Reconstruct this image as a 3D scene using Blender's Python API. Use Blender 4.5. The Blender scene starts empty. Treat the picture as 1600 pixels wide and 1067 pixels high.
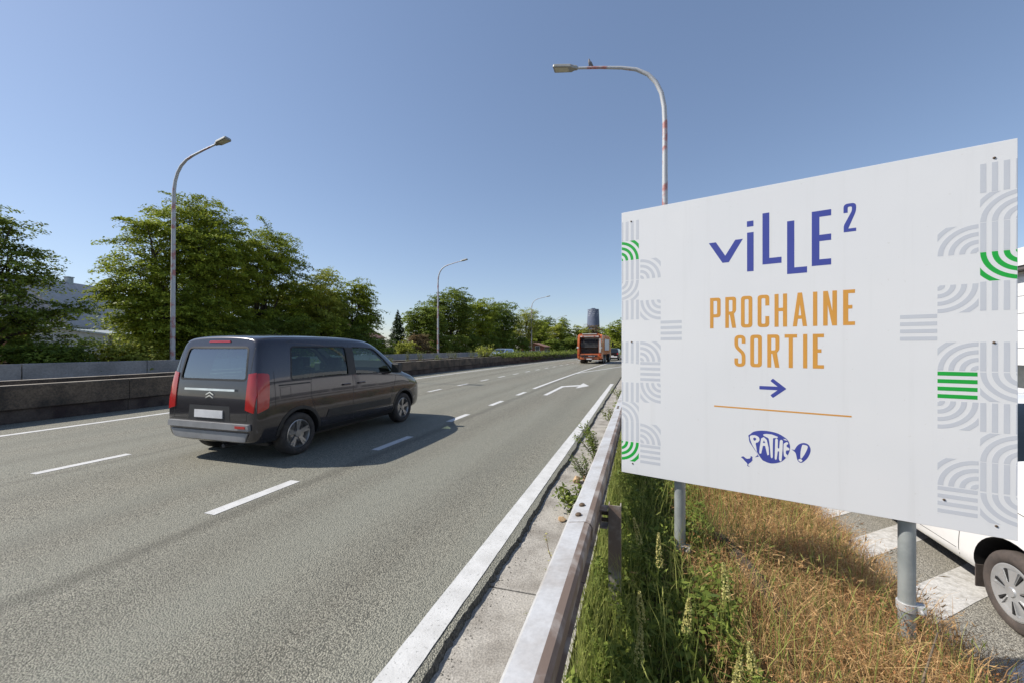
import bpy, bmesh, math, random
import numpy as np
from mathutils import Vector, Matrix, geometry
from mathutils.bvhtree import BVHTree

# ------------------------------------------------------------------ camera, sky, sun, exposure
scene = bpy.context.scene
COL = scene.collection
rng = np.random.default_rng(7)
random.seed(7)

cam_d = bpy.data.cameras.new("camera")
cam = bpy.data.objects.new("camera", cam_d)
COL.objects.link(cam)
cam.location = (0.0, 0.0, 1.65)
cam.rotation_euler = (math.radians(90.0), 0.0, math.radians(17.82))
cam_d.lens = 14.0
cam_d.sensor_width = 36.0
cam_d.shift_y = 0.0059
cam_d.clip_start = 0.05
cam_d.clip_end = 6000.0
scene.camera = cam

SUN_TO = Vector((-0.93, -0.27, 0.93)).normalized()      # direction towards the sun
world = bpy.data.worlds.new("World")
scene.world = world
world.use_nodes = True
wn = world.node_tree
for n in list(wn.nodes):
    wn.nodes.remove(n)
sky = wn.nodes.new('ShaderNodeTexSky')
sky.sky_type = 'NISHITA'
sky.sun_disc = False
sky.sun_elevation = math.asin(SUN_TO.z)
sky.sun_rotation = math.atan2(SUN_TO.x, SUN_TO.y)
sky.altitude = 100.0
sky.air_density = 1.0
sky.dust_density = 0.45
sky.ozone_density = 1.3
bg = wn.nodes.new('ShaderNodeBackground')
bg.inputs['Strength'].default_value = 0.15
wo = wn.nodes.new('ShaderNodeOutputWorld')
# hazy early-summer air: the contrast between zenith and horizon is softer than in the clear-air model
gm = wn.nodes.new('ShaderNodeGamma'); gm.inputs['Gamma'].default_value = 0.74
tn = wn.nodes.new('ShaderNodeMix'); tn.data_type = 'RGBA'; tn.blend_type = 'MULTIPLY'
tn.inputs[0].default_value = 1.0
tn.inputs[7].default_value = (.90, .945, 1.06, 1)
wn.links.new(sky.outputs[0], gm.inputs['Color'])
wn.links.new(gm.outputs[0], tn.inputs[6])
wn.links.new(tn.outputs[2], bg.inputs['Color'])
wn.links.new(bg.outputs[0], wo.inputs['Surface'])

sun_d = bpy.data.lights.new("sun", 'SUN')
sun_d.energy = 4.5
sun_d.angle = math.radians(0.53)
sun_d.color = (1.0, 0.94, 0.845)
sun = bpy.data.objects.new("sun", sun_d)
COL.objects.link(sun)
sun.rotation_euler = SUN_TO.to_track_quat('Z', 'Y').to_euler()
sun.location = (-30, -20, 40)

scene.view_settings.view_transform = 'Standard'
scene.view_settings.look = 'None'
scene.view_settings.exposure = 0.42
scene.view_settings.gamma = 1.0
scene.view_settings.use_curve_mapping = False
scene.render.engine = 'CYCLES'
scene.cycles.max_bounces = 8
scene.cycles.transparent_max_bounces = 12
scene.cycles.caustics_reflective = False
scene.cycles.caustics_refractive = False

# ------------------------------------------------------------------ helpers
def shift(y):
    """the whole road bends gently to the right beyond fourteen metres"""
    t = max(0.0, y - 14.0)
    return 0.0011 * t * t if t < 110 else 0.0011 * 110 * 110 + 0.242 * (t - 110)

def link(o, parent=None):
    COL.objects.link(o)
    if parent is not None:
        o.parent = parent
    return o

def tag(o, label=None, cat=None, group=None, kind=None):
    if label: o['label'] = label
    if cat: o['category'] = cat
    if group: o['group'] = group
    if kind: o['kind'] = kind
    return o

def empty(name, loc=(0, 0, 0), rz=0.0, label=None, cat=None, group=None):
    o = bpy.data.objects.new(name, None)
    o.empty_display_size = 0.2
    COL.objects.link(o)
    o.location = loc
    o.rotation_euler = (0, 0, rz)
    return tag(o, label, cat, group)

def copy_tree(o, parent=None):
    c = o.copy()
    COL.objects.link(c)
    c.parent = parent
    for ch in list(o.children):
        copy_tree(ch, c)
    return c

def smooth_mesh(me, on=True):
    me.polygons.foreach_set('use_smooth', [on] * len(me.polygons))

class MB:
    def __init__(s):
        s.v = []; s.f = []; s.m = []
    def add(s, vs, fs, m=0):
        n = len(s.v)
        s.v.extend([tuple(p) for p in vs])
        for f in fs:
            s.f.append(tuple(i + n for i in f)); s.m.append(m)
        return s
    def box(s, x0, x1, y0, y1, z0, z1, m=0, rz=0.0, piv=None):
        vs = [(x0,y0,z0),(x1,y0,z0),(x1,y1,z0),(x0,y1,z0),(x0,y0,z1),(x1,y0,z1),(x1,y1,z1),(x0,y1,z1)]
        if rz:
            p = piv or ((x0+x1)/2,(y0+y1)/2)
            c_, s_ = math.cos(rz), math.sin(rz)
            vs = [(p[0]+(x-p[0])*c_-(y-p[1])*s_, p[1]+(x-p[0])*s_+(y-p[1])*c_, z) for x,y,z in vs]
        return s.add(vs, [(0,3,2,1),(4,5,6,7),(0,1,5,4),(1,2,6,5),(2,3,7,6),(3,0,4,7)], m)
    def tube(s, pts, rad, n=10, m=0, caps=True):
        pts = [Vector(p) for p in pts]
        if not hasattr(rad, '__len__'): rad = [rad]*len(pts)
        vs = []; fs = []
        up = None
        for i, p in enumerate(pts):
            t = (pts[min(i+1,len(pts)-1)] - pts[max(i-1,0)]).normalized()
            if up is None:
                a = Vector((1,0,0)) if abs(t.x) < .8 else Vector((0,1,0))
                up = (a - t*a.dot(t)).normalized()
            else:
                up = (up - t*up.dot(t)).normalized()
            b = t.cross(up)
            for k in range(n):
                an = 2*math.pi*k/n
                vs.append(p + (up*math.cos(an) + b*math.sin(an))*rad[i])
        for i in range(len(pts)-1):
            for k in range(n):
                k2 = (k+1) % n
                fs.append((i*n+k, i*n+k2, (i+1)*n+k2, (i+1)*n+k))
        if caps:
            fs.append(tuple(range(n))[::-1])
            fs.append(tuple((len(pts)-1)*n + k for k in range(n)))
        return s.add(vs, fs, m)
    def prism(s, poly, fn, d0, d1, m=0):
        """poly: 2-D points; fn(a,b,d) -> 3-D"""
        n = len(poly)
        vs = [fn(a,b,d0) for a,b in poly] + [fn(a,b,d1) for a,b in poly]
        fs = [tuple(range(n))[::-1], tuple(range(n,2*n))]
        for i in range(n):
            j = (i+1) % n
            fs.append((i, j, j+n, i+n))
        return s.add(vs, fs, m)
    def lathe(s, prof, axis='x', n=32, c=(0,0,0), m=0, close=False, caps=True):
        """prof: (along, radius)"""
        vs = []; fs = []
        for a, r in prof:
            for k in range(n):
                t = 2*math.pi*k/n
                u, w = r*math.cos(t), r*math.sin(t)
                p = {'x': (a,u,w), 'y': (u,a,w), 'z': (u,w,a)}[axis]
                vs.append((c[0]+p[0], c[1]+p[1], c[2]+p[2]))
        P = len(prof)
        for i in range(P-1 + (1 if close else 0)):
            i2 = (i+1) % P
            for k in range(n):
                k2 = (k+1) % n
                fs.append((i*n+k, i2*n+k, i2*n+k2, i*n+k2))
        if not close and caps:
            if prof[0][1] > 1e-4: fs.append(tuple(range(n)))
            if prof[-1][1] > 1e-4: fs.append(tuple((P-1)*n+k for k in range(n))[::-1])
        return s.add(vs, fs, m)
    def mesh(s, name, mats, smooth=False):
        me = bpy.data.meshes.new(name)
        me.from_pydata(s.v, [], s.f)
        if not isinstance(mats, (list, tuple)): mats = [mats]
        for mt in mats: me.materials.append(mt)
        if len(mats) > 1:
            me.polygons.foreach_set('material_index', s.m)
        bm = bmesh.new(); bm.from_mesh(me)
        bmesh.ops.recalc_face_normals(bm, faces=bm.faces)
        bm.to_mesh(me); bm.free()
        if smooth: smooth_mesh(me)
        return me
    def build(s, name, mats, parent=None, loc=None, smooth=False, bevel=0.0, seg=2, angle=None):
        me = s.mesh(name, mats, smooth)
        o = bpy.data.objects.new(name, me)
        link(o, parent)
        if loc is not None: o.location = loc
        if bevel:
            b = o.modifiers.new('bevel', 'BEVEL')
            b.width = bevel; b.segments = seg; b.limit_method = 'ANGLE'; b.angle_limit = math.radians(35)
        if smooth and angle:
            try:
                me.set_sharp_from_angle(angle=math.radians(angle))
            except Exception:
                pass
        return o

def np_mesh(name, V, F, mats, attr=None, smooth=False):
    """fast mesh from numpy: F is (n,3) or (n,4)"""
    me = bpy.data.meshes.new(name)
    V = np.asarray(V, dtype=np.float32); F = np.asarray(F, dtype=np.int32)
    k = F.shape[1]
    me.vertices.add(len(V)); me.vertices.foreach_set('co', V.ravel())
    me.loops.add(F.size); me.loops.foreach_set('vertex_index', F.ravel())
    me.polygons.add(len(F))
    me.polygons.foreach_set('loop_start', np.arange(0, F.size, k, dtype=np.int32))
    me.polygons.foreach_set('loop_total', np.full(len(F), k, dtype=np.int32))
    for mt in (mats if isinstance(mats, (list, tuple)) else [mats]): me.materials.append(mt)
    if attr is not None:
        a = me.attributes.new('tint', 'FLOAT', 'FACE')
        a.data.foreach_set('value', np.asarray(attr, dtype=np.float32))
    me.update(calc_edges=True)
    me.validate()
    if smooth: smooth_mesh(me)
    return me

def eval_mesh(o):
    dg = bpy.context.evaluated_depsgraph_get()
    return bpy.data.meshes.new_from_object(o.evaluated_get(dg))

# ------------------------------------------------------------------ materials
def nd(nt, t, **kw):
    n = nt.nodes.new(t)
    for k, v in kw.items():
        setattr(n, k, v)
    return n

def mixc(nt, fac, a, b):
    m = nt.nodes.new('ShaderNodeMix'); m.data_type = 'RGBA'
    for sock, val in ((0, fac), (6, a), (7, b)):
        if hasattr(val, 'is_output'): nt.links.new(val, m.inputs[sock])
        elif sock == 0: m.inputs[0].default_value = val
        else: m.inputs[sock].default_value = (*val, 1) if len(val) == 3 else val
    return m.outputs[2]

def noise(nt, scale, detail=4.0, rough=.55, vec=None, dist=0.0):
    n = nt.nodes.new('ShaderNodeTexNoise')
    n.inputs['Scale'].default_value = scale
    n.inputs['Detail'].default_value = detail
    n.inputs['Roughness'].default_value = rough
    n.inputs['Distortion'].default_value = dist
    if vec is not None: nt.links.new(vec, n.inputs['Vector'])
    return n.outputs['Fac']

def ramp(nt, fac, lo, hi):
    r = nt.nodes.new('ShaderNodeMapRange')
    r.inputs['From Min'].default_value = lo; r.inputs['From Max'].default_value = hi
    r.interpolation_type = 'SMOOTHSTEP'
    nt.links.new(fac, r.inputs['Value'])
    return r.outputs[0]

def new_mat(name):
    m = bpy.data.materials.new(name); m.use_nodes = True
    nt = m.node_tree
    for n in list(nt.nodes): nt.nodes.remove(n)
    out = nd(nt, 'ShaderNodeOutputMaterial')
    p = nd(nt, 'ShaderNodeBsdfPrincipled')
    nt.links.new(p.outputs[0], out.inputs['Surface'])
    return m, nt, p, out

def objco(nt):
    return nd(nt, 'ShaderNodeTexCoord').outputs['Object']

def bump_to(nt, p, h, strength=.3, dist=.01):
    b = nd(nt, 'ShaderNodeBump')
    b.inputs['Strength'].default_value = strength
    b.inputs['Distance'].default_value = dist
    nt.links.new(h, b.inputs['Height'])
    nt.links.new(b.outputs[0], p.inputs['Normal'])

def mk(name, col, rough=.6, metal=0.0, col2=None, vs=4.0, lo=.35, hi=.65, bump=0.0, bs=60.0, bd=.01, coat=0.0, spec=.5, grain=0.0, gs=80.0):
    m, nt, p, out = new_mat(name)
    p.inputs['Roughness'].default_value = rough
    p.inputs['Metallic'].default_value = metal
    p.inputs['Specular IOR Level'].default_value = spec
    if coat:
        p.inputs['Coat Weight'].default_value = coat
        p.inputs['Coat Roughness'].default_value = .04
    if col2 is None:
        col2 = tuple(c*.82 for c in col)
    co = objco(nt)
    c = mixc(nt, ramp(nt, noise(nt, vs, 6, .6, co), lo, hi), col, col2)
    if grain:
        g = ramp(nt, noise(nt, gs, 3, .6, co), .3, .7)
        c = mixc(nt, g, c, mixc(nt, grain, c, (0.02, 0.02, 0.02)))
    nt.links.new(c, p.inputs['Base Color'])
    if bump:
        bump_to(nt, p, noise(nt, bs, 5, .6, co), bump, bd)
    return m

def leaf_mat(name, dark, light, trans=.24, rough=.55):
    m, nt, p, out = new_mat(name)
    a = nd(nt, 'ShaderNodeAttribute', attribute_name='tint')
    c = mixc(nt, a.outputs['Fac'], dark, light)
    oi = nd(nt, 'ShaderNodeObjectInfo')      # every plant has its own tone
    c = mixc(nt, nd_mul(nt, oi.outputs['Random'], .3), c, mixc(nt, .5, c, (light[0]*.95, light[1]*.8, light[2]*.6)))
    nt.links.new(c, p.inputs['Base Color'])
    p.inputs['Roughness'].default_value = rough
    p.inputs['Specular IOR Level'].default_value = .12
    t = nd(nt, 'ShaderNodeBsdfTranslucent')
    tc = mixc(nt, .5, c, tuple(min(1, l*1.5) for l in light))
    nt.links.new(tc, t.inputs['Color'])
    mx = nd(nt, 'ShaderNodeMixShader'); mx.inputs[0].default_value = trans
    nt.links.new(p.outputs[0], mx.inputs[1]); nt.links.new(t.outputs[0], mx.inputs[2])
    nt.links.new(mx.outputs[0], out.inputs['Surface'])
    return m

def glass_mat(name, tint, refl=.06, rough=.02, scale=.6):
    m, nt, p, out = new_mat(name)
    nt.nodes.remove(p)
    tr = nd(nt, 'ShaderNodeBsdfTransparent'); tr.inputs[0].default_value = (*tint, 1)
    gl = nd(nt, 'ShaderNodeBsdfGlossy'); gl.inputs['Roughness'].default_value = rough
    gl.inputs['Color'].default_value = (.9, .95, 1, 1)
    lw = nd(nt, 'ShaderNodeLayerWeight'); lw.inputs['Blend'].default_value = .3
    mr = nd(nt, 'ShaderNodeMapRange')
    mr.inputs['To Min'].default_value = refl; mr.inputs['To Max'].default_value = scale
    nt.links.new(lw.outputs['Facing'], mr.inputs['Value'])
    mx = nd(nt, 'ShaderNodeMixShader')
    nt.links.new(mr.outputs[0], mx.inputs[0])
    nt.links.new(tr.outputs[0], mx.inputs[1]); nt.links.new(gl.outputs[0], mx.inputs[2])
    nt.links.new(mx.outputs[0], out.inputs['Surface'])
    return m

M = {}
def asphalt(name, c1, c2, seams=()):
    m, nt, p, out = new_mat(name)
    co = objco(nt)
    vo = nd(nt, 'ShaderNodeTexVoronoi'); vo.inputs['Scale'].default_value = 104.0
    nt.links.new(co, vo.inputs['Vector'])
    chip = nd(nt, 'ShaderNodeSeparateColor'); nt.links.new(vo.outputs['Color'], chip.inputs[0])
    c = mixc(nt, chip.outputs[0], tuple(x*.52 for x in c1), tuple(min(1, x*1.52) for x in c1))
    gap = ramp(nt, vo.outputs['Distance'], .42, .75)
    c = mixc(nt, gap, c, tuple(x*.28 for x in c1))
    # lengthwise wear: stretch the coordinates along the road
    mp = nd(nt, 'ShaderNodeMapping'); mp.inputs['Scale'].default_value = (1.0, .06, 1.0)
    nt.links.new(co, mp.inputs['Vector'])
    w = ramp(nt, noise(nt, .9, 4, .6, mp.outputs[0]), .38, .66)
    c = mixc(nt, nd_mul(nt, w, .55), c, c2)
    pt = ramp(nt, noise(nt, .35, 5, .65, co), .4, .7)
    c = mixc(nt, nd_mul(nt, pt, .3), c, tuple(x*.75 for x in c1))
    sp = ramp(nt, noise(nt, 9.0, 3, .5, co), .62, .74)
    c = mixc(nt, nd_mul(nt, sp, .25), c, tuple(x*.5 for x in c1))
    sx = nd(nt, 'ShaderNodeSeparateXYZ'); nt.links.new(co, sx.inputs[0])
    wob = noise(nt, 1.3, 3, .5, co)
    for (x0, hw, st) in seams:      # dark longitudinal joints and drips in the surfacing
        a = nd(nt, 'ShaderNodeMath', operation='MULTIPLY_ADD'); nt.links.new(wob, a.inputs[0])
        a.inputs[1].default_value = .22; a.inputs[2].default_value = -x0 - .11
        b = nd(nt, 'ShaderNodeMath', operation='ADD'); nt.links.new(sx.outputs[0], b.inputs[0]); nt.links.new(a.outputs[0], b.inputs[1])
        d = nd(nt, 'ShaderNodeMath', operation='ABSOLUTE'); nt.links.new(b.outputs[0], d.inputs[0])
        f = nd(nt, 'ShaderNodeMapRange'); f.inputs['From Min'].default_value = hw; f.inputs['From Max'].default_value = hw*.15
        f.inputs['To Max'].default_value = st
        nt.links.new(d.outputs[0], f.inputs['Value'])
        c = mixc(nt, f.outputs[0], c, tuple(x*.33 for x in c1))
    nt.links.new(c, p.inputs['Base Color'])
    p.inputs['Roughness'].default_value = .78
    p.inputs['Specular IOR Level'].default_value = .35
    bump_to(nt, p, vo.outputs['Distance'], -.75, .012)
    p.inputs['Normal'].links[0].from_node.invert = True
    p.inputs['Normal'].links[0].from_node.inputs['Strength'].default_value = .7
    return m

def nd_mul(nt, s, k):
    a = nd(nt, 'ShaderNodeMath', operation='MULTIPLY'); nt.links.new(s, a.inputs[0]); a.inputs[1].default_value = k
    return a.outputs[0]

def paint_marking(name):
    m, nt, p, out = new_mat(name)
    co = objco(nt)
    c = mixc(nt, ramp(nt, noise(nt, 6, 5, .6, co), .3, .75), (.58, .58, .57), (.47, .468, .455))
    worn = ramp(nt, noise(nt, 55, 4, .7, co), .57, .70)
    c = mixc(nt, nd_mul(nt, worn, .8), c, (.2, .2, .195))
    nt.links.new(c, p.inputs['Base Color'])
    p.inputs['Roughness'].default_value = .7
    bump_to(nt, p, noise(nt, 90, 3, .6, co), .35, .006)
    return m

M['road'] = asphalt('road_asphalt', (.275, .262, .210), (.232, .235, .195), seams=((-3.86, .16, .5), (-7.3, .1, .3), (-1.95, .4, .20), (-3.3, .4, .16), (-5.0, .4, .2), (-6.6, .4, .2), (-8.7, .4, .2), (-10.2, .4, .2)))
M['road2'] = asphalt('service_asphalt', (.36, .34, .29), (.30, .285, .25))
M['mark'] = paint_marking('marking_paint')
M['markw'] = mk('weathered_paint', (.60, .59, .57), .8, col2=(.42, .405, .375), vs=14, lo=.42, hi=.72, bump=.3, bs=60, grain=.25, gs=40)
M['conc'] = mk('gutter_concrete', (.47, .44, .39), .9, col2=(.27, .245, .21), vs=3.2, lo=.36, hi=.74, bump=.5, bs=70, grain=.45, gs=90)
M['conc_edge'] = mk('asphalt_lip', (.2, .19, .17), .95, col2=(.09, .088, .08), vs=40, bump=.5, bs=90, bd=.01, grain=.4)
M['wall_dark'] = mk('weathered_concrete', (.20, .15, .105), .95, col2=(.075, .06, .046), vs=1.6, bump=.6, bs=45, bd=.02, grain=.55, gs=28)
M['wall_base'] = mk('plinth_concrete', (.13, .10, .08), .95, col2=(.055, .036, .032), vs=2, bump=.6, bs=40, bd=.02, grain=.4, gs=30)  # plinth coloured darker than the wall body above
M['wall_top'] = mk('sunlit_wall_top', (.42, .38, .32), .9, col2=(.3, .26, .21), vs=3, bump=.3, bs=60)  # wall tops: sunlight on them is put into a paler concrete colour
M['wall_light'] = mk('grey_concrete', (.36, .345, .335), .9, col2=(.25, .24, .235), vs=1.1, lo=.3, hi=.72, bump=.3, bs=40, grain=.25, gs=14)
M['soil'] = mk('soil', (.14, .1, .065), .95, col2=(.075, .055, .035), vs=9, bump=.8, bs=30, bd=.03)
M['terrain'] = mk('terrain_soil', (.16, .12, .07), .95, col2=(.07, .075, .03), vs=1.4, bump=.8, bs=22, bd=.03, grain=.3, gs=30)
M['galv'] = mk('galvanised_steel', (.60, .60, .60), .55, .35, col2=(.46, .435, .41), vs=3.5, bump=.08, bs=30, grain=.12, gs=55)
M['rust'] = mk('rusty_steel', (.21, .155, .125), .75, .25, col2=(.36, .32, .29), vs=5, lo=.45, hi=.62, bump=.15, bs=50)
M['post'] = mk('galvanised_post', (.40, .43, .43), .5, .45, col2=(.30, .33, .335), vs=6, bump=.05, bs=40)
M['bolt'] = mk('rusted_bolt', (.13, .09, .06), .7, .5)
def board_mat():
    m, nt, p, out = new_mat('board_face')
    co = objco(nt)
    c = mixc(nt, ramp(nt, noise(nt, .9, 4, .6, co), .3, .7), (.70, .703, .712), (.67, .678, .694))
    mp = nd(nt, 'ShaderNodeMapping'); mp.inputs['Scale'].default_value = (14, 14, .5); nt.links.new(co, mp.inputs['Vector'])
    c = mixc(nt, nd_mul(nt, ramp(nt, noise(nt, 1.0, 5, .65, mp.outputs[0]), .52, .78), .13), c, (.42, .42, .40))
    c = mixc(nt, nd_mul(nt, ramp(nt, noise(nt, 45, 3, .6, co), .66, .74), .25), c, (.45, .43, .38))
    nt.links.new(c, p.inputs['Base Color'])
    p.inputs['Roughness'].default_value = .34
    bump_to(nt, p, noise(nt, 1.6, 2, .5, co), .12, .02)
    return m
M['board'] = board_mat()
M['board_edge'] = mk('board_edge', (.7, .71, .72), .4, .6)
M['p_grey'] = mk('print_grey', (.525, .545, .585), .4, col2=(.505, .525, .57))
M['p_green'] = mk('print_green', (.012, .36, .045), .4, col2=(.010, .33, .04))
M['p_blue'] = mk('print_blue', (.052, .068, .31), .4, col2=(.048, .062, .29))
M['p_orange'] = mk('print_orange', (.62, .30, .055), .4, col2=(.58, .28, .05))
M['p_white'] = mk('print_white', (.70, .703, .712), .4, col2=(.68, .685, .695))
M['lamp_pole'] = mk('lamp_paint', (.47, .48, .50), .55, .1, col2=(.40, .17, .16), vs=1.6, lo=.49, hi=.60, grain=.15, gs=30)
M['lamp_head'] = mk('lamp_head', (.33, .33, .31), .5, .3)
M['lamp_lens'] = mk('lamp_lens', (.5, .48, .38), .25)
M['bark'] = mk('bark', (.085, .065, .048), .95, col2=(.04, .032, .025), vs=8, bump=.8, bs=25, bd=.03)
M['leafA'] = leaf_mat('leaf_mid', (.030, .058, .008), (.39, .45, .055))
M['leafB'] = leaf_mat('leaf_dark', (.022, .046, .010), (.26, .33, .055))
M['leafC'] = leaf_mat('leaf_light', (.065, .09, .014), (.45, .48, .085))
M['leafD'] = leaf_mat('leaf_copper', (.08, .065, .03), (.26, .19, .10))
M['needle'] = leaf_mat('needle_leaf', (.02, .036, .014), (.06, .085, .03), trans=.12)
M['weed'] = leaf_mat('weed_leaf', (.042, .075, .014), (.23, .28, .06))
M['weedg'] = leaf_mat('weed_grey', (.06, .085, .035), (.2, .24, .1))
M['flower'] = leaf_mat('pale_floret', (.34, .33, .11), (.60, .56, .25), trans=.25)
M['dry'] = leaf_mat('dry_grass', (.20, .095, .04), (.66, .45, .22), trans=.2)
M['rusty'] = leaf_mat('rusty_husk', (.09, .042, .022), (.46, .215, .095), trans=.18)
M['green_g'] = leaf_mat('green_grass', (.10, .14, .025), (.40, .42, .13), trans=.35)
M['twig'] = mk('dry_twig', (.2, .15, .1), .9)
M['stone'] = mk('ochre_stone', (.48, .34, .2), .9, col2=(.34, .22, .12), vs=14, bump=.5, bs=40)
M['rubber'] = mk('tyre_rubber', (.028, .026, .025), .85, col2=(.05, .045, .042), vs=12, bump=.2, bs=60)
M['rubber_d'] = mk('dusty_tyre', (.085, .068, .06), .9, col2=(.06, .05, .045), vs=10, bump=.2, bs=60)
M['alloy'] = mk('alloy', (.42, .41, .40), .35, .8)
M['hub'] = mk('hubcap_silver', (.55, .56, .57), .35, .55)
M['black'] = mk('black_plastic', (.018, .018, .019), .55)
M['void'] = mk('dark_inside', (.012, .012, .013), .9)
M['seat'] = mk('seat_cloth', (.035, .036, .04), .9)
M['chrome'] = mk('chrome', (.75, .75, .76), .15, 1.0)
M['plate'] = mk('number_plate', (.68, .68, .69), .45)
M['grey_pl'] = mk('grey_plastic', (.28, .28, .285), .5)
M['red_lens'] = mk('red_lens', (.42, .016, .014), .18, coat=.6, col2=(.36, .012, .012))
M['white_lens'] = mk('clear_lens', (.72, .72, .7), .15, coat=.5)
M['amber'] = mk('amber_lens', (.6, .2, .02), .2, coat=.5)
M['van'] = mk('van_paint', (.042, .039, .047), .22, .6, col2=(.038, .036, .043), coat=1.0)
M['car_black'] = mk('car_black', (.014, .014, .017), .3, .4, coat=1.0)
M['car_blue'] = mk('car_blue', (.38, .47, .60), .3, .4, coat=1.0)
M['van_white'] = mk('van_white', (.80, .80, .80), .3, 0, coat=.7, col2=(.77, .77, .765))
M['g_side'] = glass_mat('tinted_glass', (.36, .52, .44), refl=.03, scale=.17)
M['g_front'] = glass_mat('clear_glass', (.82, .96, .86), refl=.03, scale=.17)
M['g_rear'] = glass_mat('rear_glass', (.36, .48, .47), refl=.16, rough=.05, scale=.5)
M['g_dark'] = mk('dark_glass', (.012, .016, .018), .06, coat=.5)
M['orange'] = mk('truck_orange', (.56, .13, .022), .45, col2=(.42, .09, .02), vs=2.5, coat=.3, grain=.2, gs=8)
M['orange2'] = mk('truck_orange_side', (.60, .165, .025), .45, col2=(.52, .14, .022), coat=.3)
M['truck_grey'] = mk('truck_grey', (.5, .48, .46), .5, col2=(.35, .32, .3))
M['truck_white'] = mk('truck_white', (.75, .74, .73), .5)
M['steel_d'] = mk('dark_steel', (.04, .042, .048), .6, .4, col2=(.075, .07, .068), vs=5)
M['brick'] = mk('brick_wall', (.26, .11, .065), .9, col2=(.2, .085, .05), vs=12, bump=.3, bs=30)
M['render_w'] = mk('white_render', (.62, .62, .6), .9)
M['slate'] = mk('slate_roof', (.52, .48, .46), .85, col2=(.44, .41, .39), vs=3, bump=.3, bs=20)
M['tile_r'] = mk('red_tile', (.24, .125, .09), .85, col2=(.18, .095, .07), vs=4, bump=.3, bs=20)
M['zinc'] = mk('zinc', (.42, .46, .46), .5, .3)
M['clad'] = mk('white_cladding', (.74, .74, .75), .45, col2=(.71, .71, .72))
M['clad_d'] = mk('roof_trim', (.12, .11, .105), .6)
M['win_b'] = mk('window_dark', (.10, .11, .115), .12, coat=.4)
M['sill'] = mk('sill_stone', (.5, .47, .42), .85)
M['tower'] = mk('tower_blue', (.13, .15, .215), .5, col2=(.11, .13, .19), vs=.2)
M['tower_w'] = mk('tower_pane', (.50, .52, .56), .3)
M['feather'] = mk('feather', (.2, .2, .22), .8, col2=(.11, .11, .13), vs=20)

# ------------------------------------------------------------------ ground, roads, markings
def lerp(a, b, t): return a + (b-a)*t
def sstep(a, b, x):
    t = min(1, max(0, (x-a)/(b-a))); return t*t*(3-2*t)

def exit_edge(y):
    """right edge of the surfaced exit lane"""
    if y < 23: return -1.03 + 0.0
    t = y - 23
    return -1.03 + .22*(t - 6*(1-math.exp(-t/6)))

def emb(x, y):
    """height of the verge: a low bank beside the rail, falling to the service road"""
    f = sstep(17, 38, y)
    if x < -.3: z = -.09
    elif x < .1: z = lerp(-.06, .03, (x+.3)/.4)
    elif x < 1.25: z = .03 + .04*math.sin((x-.1)/1.15*math.pi)
    elif x < 2.25: z = lerp(.03, -.74, sstep(0, 1, (x-1.25)/1.0))
    else: z = -.74
    return lerp(z, -.09, f)

xs = [-3000, -900, -300, -120, -60, -40, -30, -25, -21.5, -17, -13, -9, -5, -2, -1.2, -.7, -.3, -.1, .1, .3, .5, .7, .9, 1.1, 1.25, 1.4, 1.55, 1.7, 1.85, 2.0, 2.15, 2.3, 2.6, 4, 7, 11, 14, 20, 40, 80, 200, 700, 3000]
ys = [-2500, -600, -150, -50, -20, -10, -5, -3, -2, -1] + [i*.5 for i in range(0, 25)] + [13, 14, 15, 16, 18, 20, 22, 24, 26, 28, 30, 33, 36, 40, 45, 50, 60, 70, 80, 100, 120, 150, 250, 500, 1000, 2500, 5000]
V = []
for y in ys:
    for x in xs:
        sh = 0.0
        z = emb(x, y)
        if -.2 < x < 2.1 and -2 < y < 14:
            z += .025*math.sin(x*9.1+y*3.3)*math.sin(y*5.7-x*4)
        V.append((x + sh, y, z))
nx = len(xs)
F = [(j*nx+i, j*nx+i+1, (j+1)*nx+i+1, (j+1)*nx+i) for j in range(len(ys)-1) for i in range(nx-1)]
o = link(bpy.data.objects.new('ground', np_mesh('ground', V, F, M['terrain'], smooth=True)))
tag(o, kind='structure')

# main carriageway
ry = [-60, -40, -25, -15, -8, -4] + list(np.arange(-2, 12, .035)) + list(np.arange(12, 24, .25)) + list(range(24, 70, 1)) + list(range(70, 200, 5)) + [220, 260, 320, 400]
mb = MB()
for i, y in enumerate(ry):
    jag = (.012*math.sin(y*2.3) + .007*math.sin(y*7.7+1) + .006*random.uniform(-1, 1)) if -3 < y < 14 else 0
    r = exit_edge(y) + jag + (shift(y) if y > 60 else 0)
    l = -12.99 + shift(y)
    for x in (l, l+3, -6+shift(y), -3.2, r-.35, r-.06, r):
        mb.v.append((x, y, 0.0 if x < r-.03 else -.006))
for i in range(len(ry)-1):
    for k in range(6):
        a = i*7+k
        mb.f.append((a, a+1, a+8, a+7)); mb.m.append(0)
    # ragged side of the surfacing
n0 = len(mb.v)
for i, y in enumerate(ry):
    a = mb.v[i*7+6]
    mb.v.append((a[0]+.020+random.uniform(-.007, .012), y, -.055))
for i in range(len(ry)-1):
    mb.f.append((i*7+6, n0+i, n0+i+1, (i+1)*7+6)); mb.m.append(1)
road = mb.build('road', [M['road'], M['conc_edge']])
tag(road, kind='structure')

# opposite carriageway behind the median
mb = MB()
yy = [-60, -30, -10, 0, 10, 14, 18, 22, 26, 30, 35, 40, 45, 50, 60, 70, 85, 100, 120, 150, 200, 300, 400]
for y in yy:
    mb.v += [(-14.1+shift(y), y, -.01), (-20.7+shift(y), y, -.01)]
for i in range(len(yy)-1): mb.f.append((2*i, 2*i+1, 2*i+3, 2*i+2)); mb.m.append(0)
tag(mb.build('opposite_road', M['road']), kind='structure')

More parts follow.
